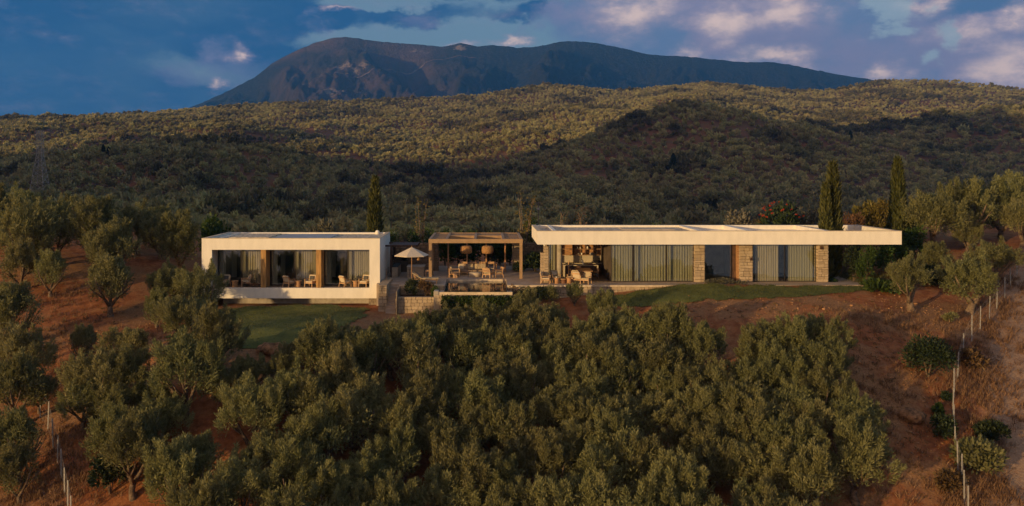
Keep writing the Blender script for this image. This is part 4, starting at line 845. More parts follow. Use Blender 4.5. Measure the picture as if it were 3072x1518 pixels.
# lounge under the pergola
SF = thing('sofa', 'L-shaped teak sofa with sand cushions under the pergola', 'sofa', (-1.6, 66.6, 0))
BOX('base', WOODPALE, SF, -2.80, -1.95, 65.75, 68.0, .20, .27, .01); BOX('base', WOODPALE, SF, -1.949, .2, 67.1, 68.0, .20, .27, .01)
for x, y in ((-2.77, 65.78), (-1.98, 65.78), (-2.77, 67.95), (.15, 67.95), (.15, 67.15)): BOX('leg', WOODPALE, SF, x-.035, x+.035, y-.035, y+.035, 0, .62)
BOX('arm_rail', WOODPALE, SF, -2.80, -1.95, 65.73, 65.82, .622, .67, .01); BOX('back_rail', WOODPALE, SF, -2.82, -2.74, 65.83, 67.9, .622, .67, .01); BOX('back_rail', WOODPALE, SF, -2.7, .2, 67.93, 68.02, .622, .67, .01)
BOX('seat_cushion', CUSH_BR, SF, -2.72, -1.97, 65.84, 67.05, .272, .42, .04); BOX('seat_cushion', CUSH_BR, SF, -2.72, -1.0, 67.06, 67.9, .272, .42, .04); BOX('seat_cushion', CUSH_BR, SF, -.98, .15, 67.06, 67.9, .272, .42, .04)
for i, (x, m_) in enumerate(((-1.9, CUSH), (-1.5, CUSH_BR), (-1.15, CUSH_OL), (-.6, CUSH_OL), (-.15, CUSH_OL))):
    MB().box(-.22, .22, -.07, .07, 0, .42, .05).xform(Matrix.Translation((x, 67.66, .43)) @ Matrix.Rotation(-.25, 4, 'X') @ Matrix.Rotation(.1*(-1)**i, 4, 'Z')).build('pillow', m_, SF)
for y in (66.2, 66.8): MB().box(-.07, .07, -.24, .24, 0, .36, .05).xform(Matrix.Translation((-2.58, y, .43)) @ Matrix.Rotation(-.2, 4, 'Y')).build('pillow', CUSH_OL, SF)
tag(MB().lathe(-.76, 66.35, [(.44, 0), (.5, .04), (.5, .28), (.46, .32), (.1, .325)], 24).build('pouf', CUSH, None, True), 'round cream pouf in the middle of the pergola lounge', 'pouf')
cb = thing('side_cube', 'small square wooden side table before the sofa arm', 'table', (-2.3, 65.5, 0)); BOX('box', WOODPALE, cb, -2.46, -2.14, 65.35, 65.66, .0, .36); BOX('table_top', WOOD, cb, -2.48, -2.12, 65.33, 65.68, .361, .385)
lounge_chair('teak slat-back armchair seen from behind at the pool edge', .22, 65.5, 2.75, 0, CUSH_OL, None, 'pergola armchairs', slats=True); lounge_chair('teak armchair turned left at the right of the pergola lounge', 1.0, 65.85, -1.25, 0, CUSH_OL, None, 'pergola armchairs', slats=True)
DT = thing('dining_table', 'long teak dining table behind the pergola sofa', 'table', (-.5, 68.75, 0)); BOX('table_top', WOOD, DT, -2.1, 1.0, 68.45, 69.2, .76, .81, .01)
for x in (-2.0, .9):
    for y in (68.5, 69.15): BOX('leg', WOOD, DT, x-.04, x+.04, y-.04, y+.04, 0, .759)
for i, x in enumerate((-1.65, -.95, -.2, .5)): dining_chair('teak chair at the front of the pergola dining table, %s from the left' % ('first', 'second', 'third', 'fourth')[i], x, 68.25, 3.14, 0, WOODPALE, CUSH, 'pergola dining chairs', .98)
# sun lounger, umbrella
SL = thing('sun_lounger', 'teak sun lounger with raised back beside the umbrella', 'sun lounger', (-4.3, 62.3, 0))
BOX('frame', WOODPALE, SL, -5.35, -3.42, 62.0, 62.75, .24, .32, .01)
for x in (-5.25, -3.55):
    for y in (62.05, 62.7): BOX('leg', WOODPALE, SL, x-.035, x+.035, y-.035, y+.035, 0, .239)
BOX('mattress', CUSH_OL, SL, -4.68, -3.38, 62.0, 62.75, .322, .41, .03)
M = Matrix.Translation((-4.68, 62.375, .34)) @ Matrix.Rotation(math.radians(32), 4, 'Y')
MB().box(-.76, 0, -.37, .37, 0, .08, .03).xform(M).build('back_mattress', CUSH_OL, SL); MB().box(-.62, -.25, -.34, .34, .082, .17, .035).xform(M).build('pillow', CUSH_BR, SL); MB().bar((-5.1, 62.1, .3), (-5.22, 62.1, .62), .018).bar((-5.1, 62.65, .3), (-5.22, 62.65, .62), .018).build('prop', WOODPALE, SL)
UM = thing('umbrella', 'cream canvas sun umbrella with wooden pole on the terrace', 'umbrella', (-5.44, 63.1, 0))
ux, uy = -5.44, 63.1; ap = (ux, uy, 2.58); rim = [(ux+math.cos(a)*1.31, uy+math.sin(a)*1.31, 1.98) for a in [math.radians(18+60*i) for i in range(6)]]
V = [ap]+rim+[(x, y, z-.10) for x, y, z in rim]+[(ux, uy, 2.55)]; Fc = [(0, 1+i, 1+(i+1) % 6) for i in range(6)]
meshobj('canopy', V, Fc, CANVAS, UM); rm = MB()
for i in range(6): MB().bar((ux, uy, 2.53), tuple(Vector(rim[i])-Vector((0, 0, .03))), .012).build('rib', WOOD, UM); rm.quad(rim[i], rim[(i+1) % 6], tuple(Vector(rim[(i+1) % 6])-Vector((0, 0, .05))), tuple(Vector(rim[i])-Vector((0, 0, .05))))
rm.build('valance', CANVAS, UM); MB().bar((ux, uy, 0), (ux, uy, 2.62), .026, n=8).build('pole', WOOD, UM); BOX('base', CERAM, UM, ux-.3, ux+.3, uy-.3, uy+.3, 0, .07, .01); MB().lathe(ux, uy, [(.03, 2.58), (.035, 2.62), (.01, 2.68)], 8).build('finial', WOOD, UM)
la = MB().lathe(-5.0, 64.0, [(.03, 1.72), (.12, 1.62), (.13, 1.55), (.1, 1.5)], 12).bar((-5.0, 64.0, 1.72), (-5.3, 63.2, 1.9), .008, n=5); tag(la.build('lantern', WICKER, None, True), 'small round wicker lantern hanging under the umbrella', 'lantern')
wb = thing('console_table', 'small wooden console table beside the concrete counter block', 'table', (-4.3, 66, 0)); BOX('table_top', WOODPALE, wb, -4.6, -4.15, 65.5, 66.3, .5, .56, .01)
for x in (-4.56, -4.19):
    for y in (65.55, 66.25): BOX('leg', WOODPALE, wb, x-.03, x+.03, y-.03, y+.03, 0, .499)
tag(MB().lathe(-4.75, 62.9, [(.09, 0), (.13, .06), (.12, .16), (.06, .2)], 12).build('clay_pot', WOOD, None, True), 'little orange clay pot under the sun lounger', 'pot')
# ---------------------------------------------------------------- lawns
def inpoly(x, y, P):
    c = np.zeros(x.shape, bool); n = len(P); j = n-1
    for i in range(n):
        xi, yi = P[i]; xj, yj = P[j]; k = ((yi > y) != (yj > y)) & (x < (xj-xi)*(y-yi)/((yj-yi)+1e-12)+xi); c ^= k; j = i
    return c
GRASSM = mat('lawn_grass', (.135, .142, .032), .9, .3, .55, .8, 18, col2=(.062, .078, .018))
def lawn(label, P, step=.22, lift=.05):
    P = np.array(P); x0, y0 = P.min(0)-.5; x1, y1 = P.max(0)+.5; xs = np.arange(x0, x1, step); ys = np.arange(y0, y1, step); X, Y = np.meshgrid(xs, ys)
    wob = (fbm(X*1.1, Y*1.1, 71)-.47)*2.0; inside = inpoly(X+wob, Y+wob*.8, P); Z = HF(X, Y)+lift+(vnoise(X*7, Y*7, 4)-.5)*.05; idx = np.arange(X.size).reshape(X.shape)
    q = np.stack([idx[:-1, :-1], idx[:-1, 1:], idx[1:, 1:], idx[1:, :-1]], -1)[(inside[:-1, :-1] & inside[1:, 1:])]
    used = np.unique(q); mp = np.full(X.size, -1); mp[used] = np.arange(len(used)); V = np.stack([X.ravel(), Y.ravel(), Z.ravel()], 1)[used]
    lw = tag(oobj('lawn', npmesh('lawn', V, mp[q], GRASSM, True)), kind='structure')
    r = np.random.default_rng(3); k = r.integers(0, len(V), 9000); Pp = V[k]+r.normal(size=(9000, 3))*np.array([.12, .12, 0]); D = r.normal(size=(9000, 3))*.35+np.array([0, 0, 1.0])
    v, q2 = sprigs(Pp, D, r.uniform(.05, .13, 9000), .012, r); o = oobj('lawn_grass', leafmesh('lawn_grass', [(v, q2, r.random(9000))], leafmat('grass_blade', (.05, .065, .014), (.11, .11, .03), .3))); tag(o, label, 'grass', kind='stuff')
G = lambda px, py: tuple(pick(px, py).xy)
lawn('short green grass of the lawn before the long villa', [(8.6, 60.9), (25.3, 61.0), (28, 60.6), G(2700, 862), G(2560, 880), G(2300, 900), G(2050, 912), G(1900, 922), G(1780, 922), (7.5, 58.6)])
lawn('short green grass of the lawn below the white wing', [(-19.8, 62.0), (-8.4, 62.0), (-8.0, 57), (-9.5, 51), (-13, 49.2), (-18, 49.5), (-20.5, 54)])

# ---------------------------------------------------------------- the olive grove below the house
edge = [(600, 1250), (700, 1130), (770, 1040), (900, 985), (1010, 965), (1150, 955), (1260, 925), (1360, 905), (1480, 885), (1620, 895), (1720, 885), (1880, 905), (1960, 930), (2120, 960), (2260, 965), (2420, 950), (2520, 955), (2575, 1010),
        (2550, 1110), (2480, 1160), (2590, 1210), (2600, 1290), (2540, 1390), (2400, 1450), (2330, 1600), (330, 1620), (400, 1450), (500, 1340)]
r_ = random.Random(21); EA = np.array(edge, float); EA[:, 1] += np.where((EA[:, 1] < 1000) & (EA[:, 0] > 850), np.where((EA[:, 0] > 1500) & (EA[:, 0] < 2050), 6, 30), 0)
LBL = ['olive tree in the %s of the dense grove below the terrace']
def in_lawn(x, y): return -20.3 < x < -8.6 and 49.8 < y < 63
ORD = ['first', 'second', 'third', 'fourth', 'fifth', 'sixth', 'seventh', 'eighth', 'ninth', 'tenth', 'eleventh', 'twelfth', 'thirteenth', 'fourteenth', 'fifteenth', 'sixteenth', 'seventeenth', 'eighteenth', 'nineteenth', 'twentieth', 'twenty-first', 'twenty-second']
k = 0; yy = 36.2; rown = 0
while yy < 59.2:
    xx = -27+(1.25 if k % 2 else 0); row = []
    while xx < 27:
        x, y = xx+r_.uniform(-.75, .75), yy+r_.uniform(-.7, .7); z = H1(x, y); wd = r_.uniform(3.7, 4.7)*(1.0 if y < 52 else .74)
        cpx, cpy = CX+FPX*x/y, CY+(CAMZ-z-wd*.58)*FPX/y
        if inpoly(np.array([cpx]), np.array([cpy]), EA)[0] and not in_lawn(x, y) and cpy < 1590: row.append((x, y, wd))
        xx += 2.35
    for i, (x, y, wd) in enumerate(row):
        tree_at(x, y, wd, '%s olive from the left in the %s row, from the bottom, of the dense grove' % (ORD[i], ORD[rown]), 'olive trees in the dense grove'); NEAR.append((x, y))
    if row: rown += 1
    yy += 2.05; k += 1
# olives on the left slope, one by one
LEFT = [(330, 815, 228, 'lone round olive with a visible forked trunk left of the white wing'), (345, 722, 190, 'olive right behind the lone round olive'), (540, 690, 230, 'broad olive at the left corner of the white wing roof'),
        (480, 672, 140, 'olive tucked left of the broad corner olive'), (300, 642, 205, 'tall sunlit olive on the left skyline'), (215, 612, 95, 'small olive between the tall ones on the left skyline'), (113, 622, 175, 'golden olive on the left skyline near the pylon'),
        (25, 640, 150, 'olive at the left frame edge on the skyline'), (75, 678, 190, 'olive below the skyline at the far left'), (168, 668, 150, 'olive between the far left olive and the skyline'), (60, 768, 180, 'olive at the left edge level with the wing roof'),
        (150, 790, 130, 'leaning olive left of the lone round olive'), (50, 905, 190, 'dense olive at the left edge level with the loggia'), (512, 820, 175, 'dark olive touching the left wall of the white wing'), (605, 838, 150, 'olive overlapping the left end of the loggia'),
        (470, 905, 130, 'olive left of the wing, before the dark one'), (555, 925, 200, 'big olive in front of the left end of the wing'), (640, 985, 190, 'olive at the left edge of the lower lawn'), (560, 1075, 230, 'large dark olive below the left end of the lawn'),
        (250, 1015, 115, 'slim olive below the lone round olive'), (365, 1005, 150, 'grey olive below the lone round olive, right of the slim one'), (60, 1035, 200, 'olive at the left edge below the dense one'), (285, 1110, 200, 'wide olive in the middle of the left slope'),
        (380, 1095, 170, 'olive joined to the right of the wide slope olive'), (445, 1160, 130, 'small olive right of the wide slope olive'), (250, 1175, 150, 'low olive under the wide slope olive'), (50, 1140, 200, 'olive at the left edge above the fence'), (118, 1155, 110, 'small olive next to the first left fence post'),
        (50, 1300, 200, 'olive outside the left fence, upper one'), (55, 1390, 160, 'olive outside the left fence, lower one'), (330, 1275, 190, 'olive right of the left fence'), (400, 1330, 220, 'broad olive right of the left fence at the grove edge'), (-15, 612, 170, 'olive cut by the left frame edge on the skyline'), (55, 606, 140, 'olive between the frame edge and the golden olive'), (405, 652, 150, 'olive right of the tall sunlit skyline olive'), (445, 640, 120, 'small skyline olive left of the broad corner olive'), (470, 1230, 170, 'olive at the left corner of the grove'), (350, 1180, 150, 'olive amid the left slope group')]
for px, py, wp, lb in LEFT: tree_px(px, py, wp*(1.25 if 'wing' not in lb or 'behind' in lb else .98), lb, 'olive trees on the left slope')
for px, py, wp, lb in ((1120, 1000, 140, 'olive at the foot of the stone stair'), (1225, 985, 130, 'olive right below the planter wall'), (1325, 965, 125, 'olive below the ivy at the left of the pool'), (1040, 1015, 140, 'olive at the right front corner of the lower lawn'), (960, 1030, 140, 'olive at the middle front of the lower lawn'), (880, 1045, 120, 'olive at the front of the lower lawn, left of centre'), (760, 1090, 150, 'olive left of the rock at the lawn front'), (850, 1075, 130, 'olive right of the rock at the lawn front'), (690, 1130, 170, 'olive below the left front of the lower lawn'), (1440, 930, 115, 'olive below the pool wall'), (1540, 915, 105, 'olive right of the ivy below the pool'), (1722, 872, 75, 'small olive reaching up in front of the terrace chairs')): tree_px(px, py, wp, lb, 'olive trees in front of the stair and pool')
# olives at the right
RIGHT = [(2735, 815, 175, 'twin-trunk olive on the bare red bank right of the villa', True), (2905, 800, 210, 'olive with a thick pale trunk near the right fence', True), (2985, 745, 165, 'silvery olive above the pale-trunk olive at the right', True), (2812, 755, 140, 'hard-pruned old olive with bare stubs right of the villa', True),
         (2800, 625, 215, 'ancient gnarled olive on the bank behind the villa end', True), (2905, 600, 210, 'tall olive with upright pale trunk on the right skyline', True), (3005, 590, 220, 'broad olive on the right skyline', False), (3065, 640, 170, 'olive at the right frame edge above the bank', True), (2735, 640, 120, 'small olive right behind the villa end', False), (3072, 560, 190, 'olive on the right skyline cut by the frame', False), (2900, 690, 110, 'low olive under the tall right skyline olive', False)]
for px, py, wp, lb, pale in RIGHT: tree_px(px, py, wp*1.02, lb, 'olive trees on the right bank', pale=pale, hc=.66 if pale else .6, lift=.35 if pale else 0)

# ---------------------------------------------------------------- shrubs, cypresses and other plants
def shrub_mesh(seed, n, m, rx=.5, rz=.5, L=.16, wd=.035, clumps=9, up=.4, zc=None, ry=None):
    r = np.random.default_rng(seed); parts = []; zc = rz*.9 if zc is None else zc; ry = ry or rx
    for c in ball(clumps, r, -.85)*np.array([rx*.6, ry*.6, rz*.6])+np.array([0, 0, zc]):
        k = n//clumps; dd = ball(k, r, -.8); P = c+dd*r.uniform(.4, 1.05, k)[:, None]*np.array([rx*.5, ry*.5, rz*.5]); D = dd+np.array([0, 0, up])+r.normal(size=(k, 3))*.35
        v, q = sprigs(P, D, r.uniform(L*.7, L*1.3, k), wd, r, .08); parts.append((v, q, np.clip(r.beta(1.5, 2.2, k)+r.uniform(-.1, .15), 0, 1)))
    return parts
def stem_mesh(h, n, seed, rad=.02, spread=.25, m=BARK):
    r = random.Random(seed); mb = MB()
    for i in range(n):
        a = 6.28*i/n+r.uniform(-.4, .4); mb.tube([(0, 0, -.2), (math.cos(a)*spread*.4, math.sin(a)*spread*.4, h*.5), (math.cos(a)*spread, math.sin(a)*spread, h)], [rad, rad*.7, rad*.35], 5)
    me = bpy.data.meshes.new('stem'); me.from_pydata(mb.v, [], mb.f); me.materials.append(m); return me
def shrub(name, label, x, y, w_, h_, m, seed=0, cat='shrub', group=None, z=None, n=1400, L=None, wd=None, up=.4, clumps=10, d_=None):
    z = H1(x, y) if z is None else z; t = thing(name, label, cat, (x, y, z), group); L = L or max(.1, w_*.13)
    oobj('foliage', leafmesh('foliage', shrub_mesh(seed or int(abs(x*97+y*31)), n, m, w_/2, h_/2, L, wd or L*.24, clumps, up, h_*.5, (d_ or w_)/2), m), t); oobj('stem', stem_mesh(h_*.6, 4, seed+3, max(.012, w_*.02), w_*.2), t); return t
def shrub_px(name, label, px, py, wpx, hpx, Y, m, **kw):
    """a shrub whose outline is centred on a pixel, standing at distance Y"""
    x = WX(px, Y); h_ = hpx*Y/FPX; top = WZ(py-hpx/2, Y); z = kw.pop('z', None); z = (H1(x, Y) if z is None else z); h_ = max(h_, top-z)
    return shrub(name, label, x, Y, wpx*Y/FPX, h_, m, z=z, **kw)
def cypress(label, px, ytop, wpx, Y, z=None, spires=3, seed=1, group='cypresses beside the house', n=5200, m=LEAF_CYP):
    x = WX(px, Y); z = H1(x, Y) if z is None else z; hgt = WZ(ytop, Y)-z; rad = wpx*Y/FPX/2; r = np.random.default_rng(seed); t = thing('cypress', label, 'tree', (x, Y, z), group); parts = []
    for s_ in range(spires):
        a = 6.28*s_/spires+.6; off = np.array([math.cos(a), math.sin(a), 0])*rad*.38*(0 if s_ == 0 else 1); hh = hgt*(1 if s_ == 0 else r.uniform(.62, .86)); k = n//spires
        u = r.random(k)**.9; ang = r.uniform(0, 6.28, k); prof = np.interp(u, [0, .06, .3, .65, .88, 1], [.5, .85, 1, .8, .42, .04])*rad*(.85 if s_ == 0 else .62)*(1+.22*np.sin(u*23+s_)*np.sin(ang*2+u*9)); rr = prof*r.uniform(.55, 1.08, k)
        P = np.stack([np.cos(ang)*rr, np.sin(ang)*rr, u*hh*.97], 1)+off; D = np.stack([np.cos(ang)*.42, np.sin(ang)*.42, np.ones(k)], 1)+r.normal(size=(k, 3))*.16
        v, q = sprigs(P, D, r.uniform(.22, .5, k)*max(.6, hgt/6), .05*max(.8, hgt/6)*(3 if n < 2000 else 1), r, .05); parts.append((v, q, np.clip(r.beta(1.4, 2.4, k), 0, 1)))
    oobj('crown', leafmesh('crown', parts, m), t); oobj('trunk', stem_mesh(hgt*.85, 2, seed, rad*.18, rad*.1), t); return t
cypress('slender cypress standing behind the white wing', 1125, 528, 44, 73, spires=3, seed=3)
cypress('double cypress growing up through the villa roof opening', 2498, 490, 52, 65.3, z=0, spires=2, seed=8)
cypress('shorter cypress spire joined to the double cypress in the roof', 2477, 553, 36, 64.6, z=0, spires=1, seed=9)
cypress('tall pointed cypress behind the right end of the villa', 2693, 476, 48, 71.5, spires=1, seed=5, n=4200)
for i, (px, yt, yb, wp, Y, lb) in enumerate(((310, 433, 476, 15, 640, 'dark cypress on the far slope, left one of the pair'), (326, 440, 474, 17, 640, 'reddish dark cypress on the far slope, right one of the pair'), (877, 402, 438, 22, 760, 'dark conical tree at the shadow edge on the far hill'),
                                             (2020, 460, 520, 24, 430, 'lone dark cypress in the shaded valley'), (2551, 392, 425, 14, 640, 'small dark cypress on the right hill'))):
    g_ = pick(px, yb, 180); z = g_.z; cypress(lb, px, CY-(WZ(yt, g_.y)-CAMZ)*FPX/g_.y, wp, g_.y, seed=20+i, group='far cypresses', n=1500, m=LEAF_DARK, spires=1)
# leafy trees and bushes behind the house
shrub_px('fig_tree', 'bright green leafy tree behind the left corner of the wing', 652, 670, 95, 75, 71, LEAF_GREEN, cat='tree', L=.34, wd=.10, n=1500, seed=5)
shrub_px('olive_bush', 'pale olive bush peeping over the wing roof', 966, 690, 100, 50, 73, LEAF_GREY, cat='bush', seed=6)
shrub_px('laurel_bush', 'green bush beside the cypress at the wing corner', 1180, 705, 40, 45, 72, LEAF_GREEN, cat='bush', seed=61)
shrub_px('laurel_bush', 'green bush at the foot of the first bare tree', 1235, 712, 60, 40, 73, LEAF_GREEN, cat='bush', seed=62)
shrub_px('laurel_bush', 'green bush left of the pergola roof', 1285, 706, 50, 50, 74, LEAF_GREEN, cat='bush', seed=63)
shrub_px('laurel_bush', 'fresh green bush peeping over the long villa roof', 1995, 665, 88, 45, 71, LEAF_GREEN, cat='bush', seed=7, L=.22)
shrub_px('oleander', 'green bush full of red flowers behind the villa', 2345, 648, 125, 70, 72, LEAF_DARK, cat='bush', seed=8, n=2200)
P_ = []; rr = np.random.default_rng(9)
ol = [o for o in COL.objects if o.name == 'oleander'][0]
dd = ball(150, rr, .0); w2 = 125*72/FPX/2; Pp = dd*np.array([w2*1.02, w2*1.02, 1.3])+np.array([0, 0, WZ(648, 72)-ol.location.z-.1])
for c in Pp[rr.choice(150, 26, False)]:
    D = ball(9, rr, -.5); v, q = sprigs(np.repeat(c[None], 9, 0), D, .13, .05, rr); P_.append((v, q, rr.random(9)))
oobj('blossom', leafmesh('blossom', P_, PETAL), ol)
for i, (px, py, wp, hp, Y, m_, lb) in enumerate(((2215, 655, 90, 50, 73, LEAF_GREY, 'grey olive bush left of the flowering bush'), (2275, 660, 60, 40, 73, LEAF_YEL, 'yellowish bush between grey bush and flowering bush'), (2440, 648, 100, 60, 75, LEAF_GREY, 'dull green bush between the flowering bush and double cypress'),
                                               (2560, 655, 70, 60, 75, LEAF_BROWN, 'russet bush right of the double cypress'), (2600, 645, 90, 70, 77, LEAF_YEL, 'ochre bush in the gap between the cypresses'), (2645, 640, 70, 80, 76, LEAF_YEL, 'golden bush left of the tall pointed cypress'), (2700, 690, 90, 70, 72, LEAF_DARK, 'dark bush at the foot of the tall pointed cypress'))):
    shrub_px('garden_bush', lb, px, py, wp, hp, Y, m_, cat='bush', seed=70+i, group='bushes behind the long villa')
for i, px in enumerate((1335, 1375, 1420, 1465, 1500, 1530)): shrub_px('garden_bush', 'dark leafy bush behind the pergola, %s from the left' % ('first', 'second', 'third', 'fourth', 'fifth', 'sixth')[i], px, 765, 62, 100, 74.6+.4*(i % 2), LEAF_DARK if i % 2 else LEAF_GREEN, cat='bush', seed=80+i, group='bushes behind the pergola', n=1100, L=.3, wd=.09, z=0)
for i, (px, py, wp, hp, Y, z_, m_, lb) in enumerate(((1605, 785, 70, 50, 70, 0, LEAF_DARK, 'dark bush against the wall left of the long villa'), (1590, 700, 60, 90, 74, 0, LEAF_GREEN, 'tall green bush behind the left end of the villa roof'), (1560, 812, 40, 30, 69.5, 0, LEAF_DARK, 'low bush right of the pergola post'))):
    shrub_px('garden_bush', lb, px, py, wp, hp, Y, m_, cat='bush', seed=90+i, z=z_, n=1200)
# nearly bare trees
def bare_tree(label, px, ytop, ybot, wpx, Y, seed, m_=LEAF_YEL, leaves=120, stems=4):
    x = WX(px, Y); z = H1(x, Y); hh = WZ(ytop, Y)-z; wd = wpx*Y/FPX; r = random.Random(seed); t = thing('bare_tree', label, 'tree', (x, Y, z), 'nearly bare trees behind the house'); mb = MB(); tips = []
    for i in range(stems):
        a = r.uniform(0, 6.28); p = [Vector((0, 0, -.2))]
        for k in range(1, 5): u = k/4; p.append(Vector((math.cos(a)*wd*.38*u**1.3+r.uniform(-.08, .08), math.sin(a)*.3*u, hh*u*r.uniform(.92, 1.0))))
        mb.tube(p, [.09, .07, .05, .035, .012], 6); tips += p[2:]
        for j in range(4):
            b = p[2+j % 3]; q = b+Vector((r.uniform(-.4, .4), r.uniform(-.3, .3), r.uniform(.4, .8))); mb.tube([b, q], [.025, .008], 4); tips.append(q)
    mb.build('trunk', BARK_PALE, t, True, False); rr = np.random.default_rng(seed); T_ = np.array([tuple(q) for q in tips]); P = T_[rr.integers(0, len(T_), leaves)]+rr.normal(size=(leaves, 3))*.2
    v, q = sprigs(P, rr.normal(size=(leaves, 3))+np.array([0, 0, .3]), rr.uniform(.14, .26, leaves), .07, rr); oobj('foliage', leafmesh('foliage', [(v, q, rr.random(leaves))], m_), t); return t
bare_tree('nearly bare tree with yellow top leaves left of the pergola', 1264, 612, 715, 46, 74, 1, leaves=170)
bare_tree('nearly bare forked tree with yellow leaves left of the long villa', 1572, 602, 700, 70, 73, 2, leaves=260, stems=6)
bare_tree('leafless grey stems behind the long villa roof', 1688, 648, 690, 20, 71.5, 3, leaves=14, stems=5); bare_tree('small bush of brown twigs behind the long villa roof', 1750, 642, 690, 34, 71.5, 4, LEAF_BROWN, 90, 5)
# plants along the terrace and pool
shrub_px('round_shrub', 'clipped round dark shrub in the planter by the stair', 1243, 872, 62, 52, 60.6, LEAF_DARK, z=-.68, seed=31, n=1500, L=.12); shrub_px('russet_shrub', 'russet shrub right of the clipped round shrub', 1277, 878, 44, 48, 60.6, LEAF_BROWN, z=-.68, seed=32, L=.14); shrub_px('green_shrub', 'light green shrub at the pool corner', 1303, 880, 34, 40, 60.3, LEAF_GREEN, z=-.9, seed=33)
for i, (px, wp) in enumerate(((1535, 55), (1580, 52), (1625, 50), (1655, 46))): shrub_px('terrace_shrub', 'dark rounded shrub below the terrace edge, %s from the pool' % ('first', 'second', 'third', 'fourth')[i], px, 878, wp, 42, 60.4, (LEAF_BROWN, LEAF_DARK, LEAF_DARK, LEAF_OLIVE)[i], group='shrubs below the terrace edge', seed=40+i, L=.12)
iv = thing('ivy', 'dark green ivy hanging over the wall below the pool', 'ivy', (-.6, 58.7, -2.4)); r = np.random.default_rng(4); k = 4200; P = np.stack([r.uniform(-3.0, 1.9, k), 58.78-np.abs(r.normal(size=k))*.10, -.42-r.random(k)**1.3*1.7+.08*np.sin(np.arange(k))], 1)-np.array([-.6, 58.7, -2.4])
v, q = sprigs(P, r.normal(size=(k, 3))*.5+np.array([0, -.6, -.5]), r.uniform(.1, .19, k), .05, r); oobj('foliage', leafmesh('foliage', [(v, q, r.beta(1.3, 2, k))], leafmat('ivy_leaf', (.02, .04, .008), (.07, .10, .02), .2)), iv); MB().tube([(-2.5, 58.75, -2.3), (-1, 58.75, -1.4), (1, 58.75, -1)], [.03, .02, .01], 5).build('stem', BARK, iv)
shrub_px('grey_ground_cover', 'pale grey cushion plant in front of the middle pier', 2182, 852, 136, 24, 62.2, LEAF_GREY, z=-.2, seed=51, n=1800, L=.12, d_=.9)
# planting at the right end of the villa
for i, (nm, px, py, wp, hp, Y, m_, lb) in enumerate((('citrus_bush', 2562, 775, 62, 90, 64.0, LEAF_DARK, 'dark glossy bush under the right end of the villa'), ('young_tree', 2600, 750, 55, 50, 62.5, LEAF_GREEN, 'young tree with a pale stem before the villa end'), ('garden_bush', 2650, 760, 70, 60, 64.5, LEAF_GREEN, 'loose green bush at the villa end corner'),
                                                  ('garden_bush', 2690, 735, 60, 60, 66, LEAF_GREEN, 'green bush touching the villa end corner'), ('garden_bush', 2740, 700, 70, 70, 68, LEAF_GREEN, 'bush with a few red berries right of the villa end'), ('spreading_bush', 2805, 822, 90, 50, 61.5, LEAF_DARK, 'spreading dark green bush between the twin-trunk olive and the fence'),
                                                  ('garden_bush', 2650, 855, 120, 16, 60.5, LEAF_GREEN, 'low green mat of plants on the red bank edge'))):
    shrub_px(nm, lb, px, py, wp, hp, Y, m_, cat='bush' if 'tree' not in nm else 'tree', seed=110+i, n=1500)
g_ = pick(2797, 1150); shrub('dark_bush', 'big dark round bush beside the right fence', g_.x, g_.y+.5, 2.6, 2.3, LEAF_DARK, 131, 'bush', n=4200, L=.17, clumps=22)
for i, (px, py, w_, h_, m_, lb) in enumerate(((2935, 1420, 2.1, 1.5, LEAF_OLIVE, 'yellow-green bush outside the lower right fence'), (2975, 1330, 1.5, 1.0, LEAF_DARK, 'dark bush behind the yellow-green bush outside the fence'), (2830, 1320, 1.3, 1.2, LEAF_DARK, 'dark bush inside the lower right fence'), (2815, 1250, .6, .7, LEAF_GREEN, 'small bright green plant inside the right fence'), (2840, 1205, .6, .5, LEAF_DARK, 'small dark plant below the big dark bush'),
                                                (2860, 1480, 1.5, 1.0, LEAF_BROWN, 'dry brown bush at the bottom of the right fence'), (2852, 965, .9, .6, LEAF_OLIVE, 'small grey-green tuft on the bare red ground'), (2915, 1110, 1.6, 1.2, LEAF_BROWN, 'dry brush tangled outside the fence by the big dark bush'), (330, 1485, 1.7, 1.9, LEAF_DARK, 'dark bush at the lower left grove edge'), (560, 880, 1.2, 1.5, LEAF_GREEN, 'green sapling at the left wall of the wing'), (2700, 872, 1.4, .35, LEAF_GREEN, 'low green patch below the twin-trunk olive'), (2480, 855, 1.3, .5, LEAF_GREEN, 'weedy tuft at the foot of the right pier'))):
    g_ = pick(px, py); shrub('wild_bush', lb, g_.x, g_.y, w_, h_, m_, 140+i, 'bush', n=1500)
# long grass on the bank at the villa end, dry grass beside the fences
def grasses(name, label, areas, n, h_, m_, seed):
    r = np.random.default_rng(seed); Ps = []
    for (px, py, rx, ry, wgt) in areas:
        g_ = pick(px, py); k = int(n*wgt); q = np.stack([g_.x+r.normal(size=k)*rx, g_.y+r.normal(size=k)*ry], 1); tuft = r.integers(0, max(1, k//14), k); q = q[tuft]+r.normal(size=(k, 2))*.09; Ps.append(q)
    q = np.concatenate(Ps); P = np.stack([q[:, 0], q[:, 1], HF(q[:, 0], q[:, 1])-.03], 1); D = r.normal(size=(len(q), 3))*.4+np.array([.1, 0, 1.0]); v, f = sprigs(P, D, r.uniform(h_*.5, h_*1.3, len(q)), .016, r, .1)
    tag(oobj(name, leafmesh(name, [(v, f, r.random(len(q)))], m_)), label, 'grass', kind='stuff')
grasses_ = None
DRY = leafmat('dry_blade', (.15, .075, .035), (.33, .20, .11), .25)
